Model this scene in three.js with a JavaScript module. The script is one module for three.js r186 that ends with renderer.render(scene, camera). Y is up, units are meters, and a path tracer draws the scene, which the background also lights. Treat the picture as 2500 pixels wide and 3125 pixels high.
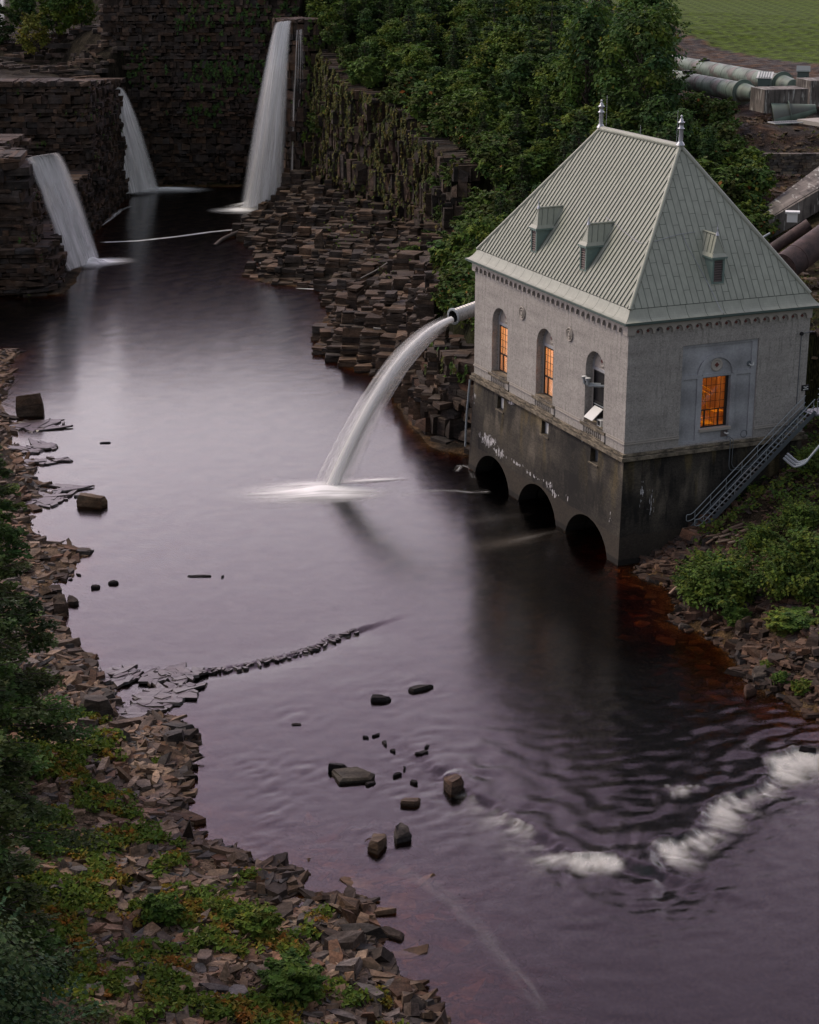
import * as THREE from 'three';
import { mergeGeometries } from 'three/addons/utils/BufferGeometryUtils.js';
import { createNoise2D, createNoise3D } from 'simplex-noise';

// ---------- camera, sky, sun, exposure ----------
const scene = new THREE.Scene();
const camera = new THREE.PerspectiveCamera(31.95, 0.8, 1, 3000);
camera.position.set(0, 48, 0);
camera.rotation.set(-0.32494, 0, 0);
const renderer = new THREE.WebGLRenderer();
renderer.toneMapping = THREE.LinearToneMapping;
renderer.toneMappingExposure = 1.0;
renderer.shadowMap.enabled = true;

function mulberry(a) { return () => { a |= 0; a = a + 0x6D2B79F5 | 0; let t = Math.imul(a ^ a >>> 15, 1 | a); t = t + Math.imul(t ^ t >>> 7, 61 | t) ^ t; return ((t ^ t >>> 14) >>> 0) / 4294967296; }; }
const noise2 = createNoise2D(mulberry(11)), noise3 = createNoise3D(mulberry(12));
const clamp = (x, a = 0, b = 1) => Math.min(b, Math.max(a, x));
const smooth = (a, b, x) => { const t = clamp((x - a) / (b - a)); return t * t * (3 - 2 * t); };
const lerp = (a, b, t) => a + (b - a) * t;
const fbm2 = (x, y, o = 4) => { let s = 0, a = 0.5; for (let i = 0; i < o; i++) { s += a * noise2(x, y); x = x * 2.03 + 7.1; y = y * 2.03 - 3.7; a *= 0.5; } return s; };

// dusk sky: pale rosy glow upstream, lavender overhead, blue-grey behind
{
  const w = 512, h = 256, d = new Float32Array(w * h * 4);
  const glow = new THREE.Vector2(-0.45, -0.89).normalize();
  for (let j = 0; j < h; j++) for (let i = 0; i < w; i++) {
    const el = ((j + 0.5) / h - 0.5) * Math.PI, az = ((i + 0.5) / w - 0.5) * 2 * Math.PI;
    const x = Math.cos(az), z = Math.sin(az), e = Math.max(0, el) * 180 / Math.PI;
    const toward = (1 + x * glow.x + z * glow.y) / 2;
    const cl = 1 + 0.16 * noise3(x * Math.cos(el) * 1.6, Math.sin(el) * 4, z * Math.cos(el) * 1.6) + 0.07 * noise3(x * 4, Math.sin(el) * 9, z * 4);
    const hor = Math.exp(-e / 17) * (0.10 + 6.0 * Math.pow(toward, 2.6));
    const top = 0.40 + 0.26 * toward;
    const k = (j + 0.5) / h < 0.5 ? 0.5 : 1;
    const o = (j * w + i) * 4;
    const rose = smooth(8, 30, e) * (1 - smooth(42, 64, e)) * toward;                                // rosy band above the glow
    d[o] = k * cl * (top * lerp(0.85, 1.14, rose) + hor * 1.02);
    d[o + 1] = k * cl * (top * lerp(0.93, 0.72, rose) + hor * lerp(0.925, 0.83, rose));
    d[o + 2] = k * cl * (top * lerp(1.06, 1.18, rose) + hor * lerp(0.92, 0.97, rose));
    d[o + 3] = 1;
  }
  const sky = new THREE.DataTexture(d, w, h, THREE.RGBAFormat, THREE.FloatType);
  sky.mapping = THREE.EquirectangularReflectionMapping; sky.magFilter = THREE.LinearFilter; sky.needsUpdate = true;
  scene.background = sky; scene.environment = sky;
}
const sun = new THREE.DirectionalLight(0xfff0d4, 2.0);
sun.position.set(-160, 175, -245); sun.target.position.set(0, 0, -165);
sun.castShadow = true; sun.shadow.radius = 30; sun.shadow.mapSize.set(4096, 4096);
Object.assign(sun.shadow.camera, { left: -190, right: 190, top: 190, bottom: -190, near: 10, far: 700 });
scene.add(sun, sun.target);

// ---------- helpers ----------
const taken = new Map();
function numbered(name) { const n = taken.get(name) || 0; taken.set(name, n + 1); return n ? `${name}_${String(n).padStart(3, '0')}` : name; }
function tag(o, label, category, group) { o.userData.label = label; o.userData.category = category; if (group) o.userData.group = group; return o; }
function struct(o) { o.userData.kind = 'structure'; return o; }
function stuff(o) { o.userData.kind = 'stuff'; return o; }
function mesh(name, geo, mat, parent = scene) {
  const m = new THREE.Mesh(geo, mat); m.name = parent === scene ? numbered(name) : name;
  m.castShadow = m.receiveShadow = true; parent.add(m); return m;
}
function base(name, x = 0, y = 0, z = 0, turn = 0, parent = scene) {
  const g = new THREE.Group(); g.name = parent === scene ? numbered(name) : name;
  g.position.set(x, y, z); g.rotation.y = turn; parent.add(g); return g;
}
const V = (x, y, z) => new THREE.Vector3(x, y, z);
const v2 = (x, y) => new THREE.Vector2(x, y);

// triangle collector: flat faces, uv in metres from the axis a face points along
class Tris {
  constructor() { this.p = []; this.n = []; this.u = []; this.c = []; }
  tri(a, b, c, k) {
    const ux = b[0] - a[0], uy = b[1] - a[1], uz = b[2] - a[2], wx = c[0] - a[0], wy = c[1] - a[1], wz = c[2] - a[2];
    let nx = uy * wz - uz * wy, ny = uz * wx - ux * wz, nz = ux * wy - uy * wx; const l = Math.hypot(nx, ny, nz) || 1; nx /= l; ny /= l; nz /= l;
    const ax = Math.abs(nx), ay = Math.abs(ny), az = Math.abs(nz);
    for (const q of [a, b, c]) {
      this.p.push(q[0], q[1], q[2]); this.n.push(nx, ny, nz); this.c.push(k[0], k[1], k[2]);
      if (ay >= ax && ay >= az) this.u.push(q[0], q[2]); else if (ax >= az) this.u.push(q[2], q[1]); else this.u.push(q[0], q[1]);
    }
  }
  quad(a, b, c, d, k) { this.tri(a, b, c, k); this.tri(a, c, d, k); }
  // eight corners: lower ring then upper ring, both counter-clockwise seen from above
  hexa(q, k) {
    this.quad(q[3], q[2], q[1], q[0], k); this.quad(q[4], q[5], q[6], q[7], k);
    for (let i = 0; i < 4; i++) { const j = (i + 1) % 4; this.quad(q[i], q[j], q[j + 4], q[i + 4], k); }
  }
  // prism of a ring of [x,z] with lower and upper height
  prism(lo, hi, k) {
    const n = lo.length;
    for (let i = 0; i < n; i++) { const j = (i + 1) % n; this.quad(lo[i], lo[j], hi[j], hi[i], k); }
    for (let i = 1; i < n - 1; i++) { this.tri(hi[0], hi[i], hi[i + 1], k); this.tri(lo[0], lo[i + 1], lo[i], k); }
  }
  get count() { return this.p.length / 9; }
  geo() {
    const g = new THREE.BufferGeometry();
    g.setAttribute('position', new THREE.Float32BufferAttribute(this.p, 3)); g.setAttribute('normal', new THREE.Float32BufferAttribute(this.n, 3));
    g.setAttribute('uv', new THREE.Float32BufferAttribute(this.u, 2)); g.setAttribute('color', new THREE.Float32BufferAttribute(this.c, 3));
    return g;
  }
}
// metre uv on any geometry by the direction its faces point
function boxUV(g0, s = 1) {
  const g = g0.index ? g0.toNonIndexed() : g0, p = g.attributes.position, n = g.attributes.normal, u = new Float32Array(p.count * 2);
  for (let i = 0; i < p.count; i++) {
    const ax = Math.abs(n.getX(i)), ay = Math.abs(n.getY(i)), az = Math.abs(n.getZ(i));
    const a = ay >= ax && ay >= az ? [p.getX(i), p.getZ(i)] : ax >= az ? [p.getZ(i), p.getY(i)] : [p.getX(i), p.getY(i)];
    u[i * 2] = a[0] * s; u[i * 2 + 1] = a[1] * s;
  }
  g.setAttribute('uv', new THREE.BufferAttribute(u, 2)); return g;
}
const box = (x0, x1, y0, y1, z0, z1) => boxUV(new THREE.BoxGeometry(x1 - x0, y1 - y0, z1 - z0).translate((x0 + x1) / 2, (y0 + y1) / 2, (z0 + z1) / 2));
function merge(list) { return mergeGeometries(list.map(g => { const q = g.index ? g.toNonIndexed() : g; for (const k of Object.keys(q.attributes)) if (!['position', 'normal', 'uv'].includes(k)) q.deleteAttribute(k); return q; })); }
function bar(a, b, r, seg = 6, r2 = r) {   // straight round bar from a to b
  const A = V(...a), B = V(...b), d = B.clone().sub(A), L = d.length();
  return new THREE.CylinderGeometry(r2, r, L, seg).translate(0, L / 2, 0).applyQuaternion(new THREE.Quaternion().setFromUnitVectors(V(0, 1, 0), d.normalize())).translate(A.x, A.y, A.z);
}
const tube = (pts, r, seg = 24, rad = 8, tension = 0.3) => new THREE.TubeGeometry(new THREE.CatmullRomCurve3(pts.map(p => V(...p)), false, 'catmullrom', tension), seg, r, rad);

// tiling value noise for textures
function hash(x, y, s) { let h = Math.imul(x, 374761393) + Math.imul(y, 668265263) + Math.imul(s, 974634777) | 0; h = Math.imul(h ^ h >>> 13, 1274126177); return ((h ^ h >>> 16) >>> 0) / 4294967296; }
function tn(x, y, px, py, s) {
  const x0 = Math.floor(x), y0 = Math.floor(y), fx = x - x0, fy = y - y0, a = fx * fx * (3 - 2 * fx), b = fy * fy * (3 - 2 * fy);
  const m = (i, n) => ((i % n) + n) % n;
  const h = (i, j) => hash(m(x0 + i, px), m(y0 + j, py), s);
  return lerp(lerp(h(0, 0), h(1, 0), a), lerp(h(0, 1), h(1, 1), a), b);
}
function tf(u, v, px, py, oct = 4, s = 1) { let t = 0, a = 0.5, n = 0; for (let i = 0; i < oct; i++) { t += a * tn(u * px, v * py, px, py, s + i * 17); n += a; a *= 0.5; px *= 2; py *= 2; } return t / n; }
function texture(w, h, fn, srgb = true, rep) {
  const d = new Uint8Array(w * h * 4);
  for (let j = 0; j < h; j++) for (let i = 0; i < w; i++) {
    const c = fn((i + 0.5) / w, (j + 0.5) / h), o = (j * w + i) * 4, a = Array.isArray(c);
    d[o] = clamp(a ? c[0] : c) * 255; d[o + 1] = clamp(a ? c[1] : c) * 255; d[o + 2] = clamp(a ? c[2] : c) * 255; d[o + 3] = a && c.length > 3 ? clamp(c[3]) * 255 : 255;
  }
  const t = new THREE.DataTexture(d, w, h); t.wrapS = t.wrapT = THREE.RepeatWrapping; t.magFilter = THREE.LinearFilter; t.minFilter = THREE.LinearMipmapLinearFilter;
  if (srgb) t.colorSpace = THREE.SRGBColorSpace; if (rep) t.repeat.set(rep[0], rep[1]); t.needsUpdate = true; return t;
}
const lin = (r, g, b) => new THREE.Color().setRGB(r, g, b);
const std = o => new THREE.MeshStandardMaterial(o);

// plane geometry
function segDist(px, pz, a, b) { const dx = b[0] - a[0], dz = b[1] - a[1], t = clamp(((px - a[0]) * dx + (pz - a[1]) * dz) / (dx * dx + dz * dz || 1)); return Math.hypot(px - a[0] - dx * t, pz - a[1] - dz * t); }
function lineDist(px, pz, L) { let d = 1e9; for (let i = 0; i < L.length - 1; i++) d = Math.min(d, segDist(px, pz, L[i], L[i + 1])); return d; }
function signed(px, pz, P) { // negative inside
  let d = 1e9, inside = false;
  for (let i = 0, j = P.length - 1; i < P.length; j = i++) {
    d = Math.min(d, segDist(px, pz, P[j], P[i]));
    if ((P[i][1] > pz) !== (P[j][1] > pz) && px < (P[j][0] - P[i][0]) * (pz - P[i][1]) / (P[j][1] - P[i][1]) + P[i][0]) inside = !inside;
  }
  return inside ? -d : d;
}

// rock textures shared by cliffs, ledges and stones
const rockMap = texture(512, 512, (u, v) => {
  const a = tf(u, v, 4, 5, 6, 3), b = tf(u, v, 3, 26, 4, 9), c = tf(u, v, 60, 60, 2, 5), e = tf(u, v, 6, 6, 3, 77);
  const k = 0.50 + 0.42 * (a - 0.5) + 0.22 * (b - 0.5) + 0.22 * (c - 0.5);
  return [k * 1.22 + 0.07 * (e - 0.5), k * 1.18, k * 1.16 - 0.07 * (e - 0.5)];
}, true, [0.22, 0.22]);
const rockBump = texture(512, 512, (u, v) => 0.55 * tf(u, v, 5, 7, 5, 21) + 0.3 * tf(u, v, 3, 34, 3, 9) + 0.15 * tf(u, v, 50, 50, 2, 5), false, [0.22, 0.22]);
const phys = o => new THREE.MeshPhysicalMaterial(o);
const rockMat = phys({ vertexColors: true, map: rockMap, bumpMap: rockBump, bumpScale: 0.12, roughness: 0.85, specularIntensity: 0.35 });
const stoneMat = phys({ vertexColors: true, map: rockMap, bumpMap: rockBump, bumpScale: 0.05, roughness: 0.8, specularIntensity: 0.4 });

// ---------- outlines of the place (metres, seen from above: x to the right, z towards the viewer) ----------
const LEFT_SHORE = [[-44.32,-200.19],[-44.54,-195.02],[-43.07,-185.53],[-41.72,-176.85],[-38.87,-168.9],[-37.45,-162.11],[-35.35,-157.86],[-33.79,-153.8],[-31.97,-148.99],[-31.33,-147.14],[-31.85,-142.7],[-31.17,-139.31],[-29.45,-135.28],[-27.27,-134.88],[-25.63,-132.2],[-26.11,-127.1],[-26.96,-125.02],[-26.44,-121.03],[-25.72,-118.5],[-24.17,-115.17],[-23.4,-113.42],[-22.15,-111.43],[-21.51,-109.24],[-20.63,-107.64],[-19.87,-105.57],[-18.97,-102.6],[-16.89,-101.07],[-15.39,-102.02],[-13.89,-99.77],[-13.45,-97.73],[-13.7,-95.77],[-13.29,-92.43],[-13.28,-90.06],[-12.36,-87.05],[-10.05,-85.44],[-8.86,-83.87],[-6.38,-83.19],[-6.44,-81.52],[-7.7,-80.23],[-6.44,-78.98],[-5.48,-79.44],[-4.86,-80.39],[-3.35,-80.39],[-2.07,-79.44],[-2.77,-77.75],[-2.09,-76.26],[-1.56,-73.98],[-0.77,-72.61],[0.61,-71.01],[0.89,-69.6],[1.15,-66.56]];
const RIGHT_SHORE = [[31.24,-89.68],[25.62,-101.88],[24.62,-105.07],[22.73,-107.38],[22.35,-112.56],[20.89,-116.06],[19.31,-117.88],[20.01,-121.03],[19.85,-125.02],[18.33,-126.53],[17.84,-129.02]];
const LEDGE_SHORE = [[5.65,-158.69],[1.85,-161.24],[1.25,-164.32],[0,-168.9],[-1.34,-176.22],[-1.73,-182.78],[-3.55,-188.36],[-6.93,-193.95],[-9.95,-198.59],[-10.48,-209.91],[-9.26,-212.75],[-10.94,-215.47],[-9.86,-222.48],[-11.3,-235.23],[-15.42,-237.64],[-19.65,-239.87],[-22.82,-244.67],[-21.84,-247.03],[-20.21,-250.88],[-21.7,-257.39],[-22.35,-265.58],[-26.88,-276.02],[-26.63,-281.69],[-25.1,-286.32],[-23.26,-294.7],[-25.88,-299.06],[-26.01,-308.18],[-21.89,-312.19],[-18.26,-316.69]];
const RIGHT_WALL = [...[[-18.31,-313.85]],...[[-12.22,-285.36],[-7.41,-275.36],[-2.39,-265.92],[0.98,-253.16],[5.22,-236.15],[7.79,-235.37]]];
const BUSH_EDGE = [[7.79,-235.37],[6.18,-208.83],[2.93,-197.39],[1.57,-187.73],[2,-177.62],[5.89,-164.64]];
const WATER = [[-50, -323], [-49.6, -277], [-47, -262], [-45, -240], [-45.4, -232], [-62, -230.5], [-62, -203], ...LEFT_SHORE, [2, -60], [30, -60], ...RIGHT_SHORE, [19.5, -135], [11, -158], ...LEDGE_SHORE, [-21, -329], [-47, -329]];
const GORGE = [[-50, -323], [-50, -285], [-78, -285], [-78, -262], [-48, -262], [-45, -240], [-45.4, -231.5], [-95, -231], [-95, -40], [95, -40], [95, -140], [31, -157], [9, -164], ...[...BUSH_EDGE].reverse(), ...[...RIGHT_WALL].reverse().slice(1), [-20.5, -329.5], [-47, -329.5]];
const KNOTS = [[-40, -345, 36], [-20, -345, 35], [-57, -342, 27], [-60, -250, 17], [-85, -245, 18], [-60, -290, 22.6], [-80, -300, 23], [-55, -312, 20.4], [-54, -318, 19.6], [-66, -335, 20.5], [-75, -372, 25], [-105, -350, 28], [-60, -395, 33], [-30, -400, 38],
  [-14, -314, 30], [-8, -300, 24], [-2, -288, 22], [4, -272, 20.5], [9, -256, 18.5], [14, -242, 16.5], [19, -232, 14.5], [0, -320, 28], [5, -372, 27], [20, -372, 27], [12, -340, 26.5], [20, -290, 22], [28, -255, 18], [29, -222, 13], [29, -195, 10.5], [33, -168, 10], [13, -176, 9], [10, -166, 8.5], [20, -170, 9.5], [14, -200, 9.5], [18, -215, 11], [42, -178, 12], [38, -215, 17.5], [44, -238, 21.5], [48, -262, 23], [62, -268, 23], [75, -245, 22], [60, -225, 19.5], [52, -205, 16.5], [60, -190, 17.5], [48, -170, 14.5], [40, -150, 12.5], [50, -120, 15], [75, -150, 20], [90, -290, 23.5], [60, -320, 23], [45, -310, 23], [100, -420, 25], [40, -420, 26], [160, -300, 26], [160, -600, 34], [-160, -300, 40], [-160, -80, 40], [160, -80, 34], [0, -700, 50], [-200, -600, 55]];
function highland(x, z) { let s = 0, w = 0; for (const [a, b, h] of KNOTS) { const q = 1 / Math.pow((a - x) ** 2 + (b - z) ** 2 + 4, 1.7); s += h * q; w += q; } return s / w; }
function slopeAt(x, z, d) {
  if (x > 12 && z > -142) return Math.min(0.60 * d, highland(x, z));                              // scree right of the house
  if (z < -142 && x > -40) return Math.min(0.2 * d, 4.2);                                          // under the rock ledges
  return d < 13 ? 0.14 * d : Math.min(1.82 + (d - 13) * 0.75, 16);                                 // gravel bank on the left
}
function ground(x, z) {
  const w = signed(x, z, WATER);
  let low;
  if (w < 0) { const k = x > 10 && z > -140 ? 0.17 : x < 8 && z > -92 ? 0.15 : 0.28; low = Math.max(-2.6, -0.04 + w * k) + 0.10 * fbm2(x * 0.5, z * 0.5, 3); }
  else low = slopeAt(x, z, w) + 0.10 * fbm2(x * 0.4, z * 0.4, 3) * smooth(0, 1.5, w);
  const g = signed(x, z, GORGE);
  if (g < 0.4) return low;
  const far = x < -40 && z > -270 ? 6.5 : x < -19 && z < -222 ? 3 : x < 20 && z < -222 ? 1.4 : 0.4;                              // how far behind the rock faces the land goes up
  return lerp(low, highland(x, z) + 0.5 * fbm2(x * 0.12, z * 0.12, 3), smooth(far, far + 2.2, g));
}
{
  const xs = [], zs = [];
  for (let x = -420; x < -96; x += 27) xs.push(x); for (let x = -96; x < 96; x += 1.5) xs.push(x); for (let x = 96; x <= 420; x += 27) xs.push(x);
  for (let z = 60; z > -56; z -= 14) zs.push(z); for (let z = -56; z > -424; z -= 1.5) zs.push(z); for (let z = -424; z >= -1500; z -= 60) zs.push(z);
  const nx = xs.length, nz = zs.length, p = new Float32Array(nx * nz * 3), u = new Float32Array(nx * nz * 2), c = new Float32Array(nx * nz * 3), idx = [];
  const lawnEdge = [[50.38,-406.14],[53.83,-356.38],[59.74,-335.73],[65.73,-320.81],[75.13,-300.72]];
  for (let j = 0; j < nz; j++) for (let i = 0; i < nx; i++) {
    const o = j * nx + i, x = xs[i], z = zs[j], y = ground(x, z);
    p.set([x, y, z], o * 3); u.set([x, z], o * 2);
    const n = fbm2(x * 0.22 + 3, z * 0.22, 4), m = fbm2(x * 0.9, z * 0.9, 3);
    let col;
    if (y < 0.05) col = [0.22, 0.135, 0.065].map(v => v * (0.85 + 0.5 * m));                        // silt and stone of the bed
    else if (signed(x, z, GORGE) < 0.5) {
      col = x > 12 ? [0.085, 0.068, 0.045] : [0.24, 0.175, 0.125];                                   // soil under the scree, sand on the bank
      if (x > -40 && z < -142) col = [0.07, 0.058, 0.048];
      col = col.map(v => v * (0.9 + 0.45 * n + 0.3 * m));
    } else {
      let e = 1e9; for (let k = 0; k < lawnEdge.length - 1; k++) { const a = lawnEdge[k], b = lawnEdge[k + 1]; if (x >= a[0] && x <= b[0]) e = z - lerp(a[1], b[1], (x - a[0]) / (b[0] - a[0])); }
      if (x > 36 && (e < 0 || (x > lawnEdge[4][0] && z < -300))) { const t = z < -420 ? 1 : 0.98 + 0.12 * m + 0.14 * n; col = [0.115 * t, 0.19 * t, 0.016 * t]; }
      else if (x > 30 && z < -200 && z > -420) { const t = smooth(-0.1, 0.25, n); const q = 0.85 + 0.5 * m; col = [lerp(0.13, 0.20, t) * q, lerp(0.12, 0.125, t) * q, lerp(0.12, 0.08, t) * q]; }
      else if (x > 34 && z > -205) { const t = smooth(-0.12, 0.2, n); const q = 0.85 + 0.6 * m; col = [lerp(0.06, 0.13, t) * q, lerp(0.065, 0.10, t) * q, lerp(0.025, 0.065, t) * q]; }
      else if (x > 3 && x < 30 && z < -345 && z > -400) col = [0.17, 0.16, 0.16].map(v => v * (0.9 + 0.4 * m));
      else col = x < -44 ? [0.065, 0.056, 0.042].map(v => v * (0.8 + 0.5 * n + 0.3 * m)) : [0.035, 0.04, 0.018].map(v => v * (0.9 + 0.5 * m));
    }
    c.set(col.map(v => Math.max(0.008, v)), o * 3);
  }
  for (let j = 0; j < nz - 1; j++) for (let i = 0; i < nx - 1; i++) { const a = j * nx + i; idx.push(a, a + 1, a + nx + 1, a, a + nx + 1, a + nx); }
  const g = new THREE.BufferGeometry();
  g.setAttribute('position', new THREE.BufferAttribute(p, 3)); g.setAttribute('uv', new THREE.BufferAttribute(u, 2)); g.setAttribute('color', new THREE.BufferAttribute(c, 3)); g.setIndex(idx); g.computeVertexNormals();
  const gm = texture(512, 512, (u, v) => { const k = 0.5 + 0.5 * (tf(u, v, 8, 8, 5, 31) - 0.5) + 0.5 * (tf(u, v, 90, 90, 2, 8) - 0.5); return [k * 1.3, k * 1.28, k * 1.25]; }, true, [0.16, 0.16]);
  const gb = texture(512, 512, (u, v) => tf(u, v, 24, 24, 4, 41), false, [0.16, 0.16]);
  struct(mesh('ground', g, phys({ vertexColors: true, map: gm, bumpMap: gb, bumpScale: 0.12, roughness: 0.95, specularIntensity: 0.15 })));
}

// ---------- the river ----------
const RAPID_LEFT = [[2.57,-93.45],[3.56,-91.83],[4.64,-90.64],[5.66,-88.91],[7.01,-87.42],[8.04,-85.61],[8.68,-84.84],[9.64,-84.84],[10.88,-84.91],[11.81,-83.87],[12.76,-83.19]];
const RAPID_RIGHT = [[13.07,-83.53],[13.25,-85.61],[13.55,-86.51],[15.03,-86.87],[16.21,-88.16],[16.72,-90.25],[17.56,-91.43],[18.75,-91.83],[19.8,-92.43],[20.88,-93.66],[21.38,-95.77],[21.34,-96.63],[22.65,-97.29],[23.93,-97.73],[25.9,-97.73]];
const STEP = [[-17.76,-108.59],[-14.97,-108.81],[-13.29,-109.35],[-11.6,-109.89],[-9.92,-110.88],[-8.22,-111.88],[-6.73,-113.01],[-5.46,-114.87],[-3.68,-116.36]];
// height of the crest line's far side in front of a point: signed so that downstream (towards the viewer) is positive
function crest(x, z, L) {
  let best = 1e9, sg = 1;
  for (let i = 0; i < L.length - 1; i++) {
    const a = L[i], b = L[i + 1], d = segDist(x, z, a, b);
    if (d < best) { best = d; sg = ((b[0] - a[0]) * (z - a[1]) - (b[1] - a[1]) * (x - a[0])) > 0 ? 1 : -1; }
  }
  return [best, sg];
}
const wakes = [[-6.28,-95.13],[-4.01,-93.87],[-0.39,-95.77],[-0.19,-91.23],[-1.79,-86.69],[2.47,-93.25],[-1.89,-105.07],[0.64,-106.86],[-7.1,-102.36],[0.79,-97.96],[0.28,-90.45]];
function waterY(x, z) {
  let h = 0.005 * noise2(x * 0.3, z * 0.16) + 0.002 * noise2(x * 0.9, z * 0.5);
  if (z > -118) {
    const near = smooth(-118, -108, z);
    for (const [L, A] of [[RAPID_LEFT, 0.75], [RAPID_RIGHT, 1]]) {
      const [d, s] = crest(x, z, L);
      if (d > 16) continue;
      if (s < 0) {
        h += A * 0.10 * Math.exp(-d / 1.6);
        const w = noise2(x * 0.25, z * 0.25);
        h += A * 0.075 * Math.exp(-d / 5.5) * Math.sin(d * 3.0 + 3 * w) * smooth(0.1, 1.2, d) * (0.6 + 0.4 * noise2(x * 0.3 + 9, z * 0.5));
      } else h += A * (-0.26 * (1 - Math.exp(-d / 0.35)) * Math.exp(-d / 3) + 0.07 * Math.exp(-d / 3.2) * noise2(x * 1.1, z * 1.1));
    }
    const right = smooth(6, 13, x) * smooth(-112, -104, z) * (1 - smooth(-94, -87, z));
    h += right * 0.05 * noise2(x * 0.35 + 2, z * 1.0) + right * 0.02 * noise2(x * 0.8, z * 1.9);
    const d2 = lineDist(x, z, [[-9.2, -96], [-7.4, -91], [-7.6, -87], [-8.6, -84.5]]);               // riffle left of the flat stones
    if (d2 < 4) h += 0.035 * Math.exp(-d2 / 1.2) * noise2(x * 0.8, z * 1.9) + 0.02 * Math.exp(-d2 / 1.0) * noise2(x * 1.6, z * 2.6);
    for (const [a, b] of wakes) { const d = Math.hypot(x - a, z - b); if (d < 4) h += 0.035 * Math.exp(-d / 1.1) * Math.sin(d * 6 + 2 * noise2(x * 0.7, z * 0.7)); }
    h += near * 0.006 * noise2(x * 0.4 + 4, z * 0.5);
  }
  if (z > -135 && z < -100 && x < 0) {
    const [d, s] = crest(x, z, STEP);
    const on = smooth(-1.2, -4, x) ;
    if (d < 6) h += s < 0 ? 0.05 * Math.exp(-d / 1.5) : -0.16 * (1 - Math.exp(-d / 0.25)) * Math.exp(-d / 1.8) + 0.03 * Math.exp(-d / 1.2) * noise2(x * 1.2, z * 1.2);
  }
  return h;
}
{
  const xs = [], zs = [];
  for (let i = 0; i <= 290; i++) xs.push(-63 + i * 0.345);
  for (let z = -58; z > -336; z *= 1.0036) zs.push(z);
  const nx = xs.length, nz = zs.length, p = new Float32Array(nx * nz * 3), u = new Float32Array(nx * nz * 2), idx = [];
  for (let j = 0; j < nz; j++) for (let i = 0; i < nx; i++) { const o = j * nx + i; p.set([xs[i], waterY(xs[i], zs[j]), zs[j]], o * 3); u.set([xs[i], zs[j]], o * 2); }
  for (let j = 0; j < nz - 1; j++) for (let i = 0; i < nx - 1; i++) { const a = j * nx + i; idx.push(a, a + 1, a + nx + 1, a, a + nx + 1, a + nx); }
  const g = new THREE.BufferGeometry();
  g.setAttribute('position', new THREE.BufferAttribute(p, 3)); g.setAttribute('uv', new THREE.BufferAttribute(u, 2)); g.setIndex(idx); g.computeVertexNormals();
  const wb = texture(1024, 1024, (u, v) => 0.5 * tf(u, v, 10, 16, 4, 51) + 0.35 * tf(u, v, 24, 60, 3, 57) + 0.15 * tf(u, v, 120, 200, 2, 58), false, [1 / 26, 1 / 26]);
  const river = new THREE.MeshPhysicalMaterial({ color: 0xffffff, roughness: 0.19, transmission: 1, thickness: 1, ior: 1.36, attenuationColor: lin(0.56, 0.31, 0.13), attenuationDistance: 0.42, bumpMap: wb, bumpScale: 0.011 });
  struct(mesh('river', g, river));
}

// ---------- cliffs of stacked sandstone blocks ----------
const eye = [0, 48, 0];
const inFrame = (x, y, z, m = 3) => { const fw = -z * 0.9477 + (48 - y) * 0.319, up = (y - 48) * 0.9477 - z * 0.319; return fw > 5 && Math.abs(x) < 0.229 * fw + m && Math.abs(up) < 0.2863 * fw + m; };
const varied = (c, r, a = 0.35) => { const k = 1 - a / 2 + a * r(), t = (r() - 0.5) * 0.12; return [c[0] * k * (1 + t), c[1] * k, c[2] * k * (1 - t)]; };
const pick = (list, r) => list[Math.floor(r() * list.length)];
function placePieces(parent, pieces, mat, one, rest, most = 300) {
  // pieces: {c: centre, s: size, add(tris)}; the largest in the picture become parts, the rest one part
  for (const q of pieces) { const d = Math.hypot(q.c[0] - eye[0], q.c[1] - eye[1], q.c[2] - eye[2]); q.k = inFrame(q.c[0], q.c[1], q.c[2]) ? q.s / d : 0; }
  pieces.sort((a, b) => b.k - a.k);
  const more = new Tris();
  pieces.forEach((q, i) => { if (i < most && q.k > 0) { const t = new Tris(); q.add(t); mesh(one, t.geo(), mat, parent); } else q.add(more); });
  if (more.count) stuff(mesh(rest, more.geo(), mat, parent));
}
function along(path) {
  const L = [0]; for (let i = 1; i < path.length; i++) L.push(L[i - 1] + Math.hypot(path[i][0] - path[i - 1][0], path[i][1] - path[i - 1][1]));
  return { length: L[L.length - 1], at(s) { let i = 1; while (i < path.length - 1 && L[i] < s) i++; const t = (s - L[i - 1]) / (L[i] - L[i - 1]), a = path[i - 1], b = path[i], dx = b[0] - a[0], dz = b[1] - a[1], l = Math.hypot(dx, dz); return { x: a[0] + dx * t, z: a[1] + dz * t, nx: -dz / l, nz: dx / l }; } };
}
const DARK = [[0.125, 0.10, 0.082], [0.15, 0.112, 0.088], [0.11, 0.097, 0.088], [0.175, 0.125, 0.09], [0.085, 0.072, 0.062]];
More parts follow.
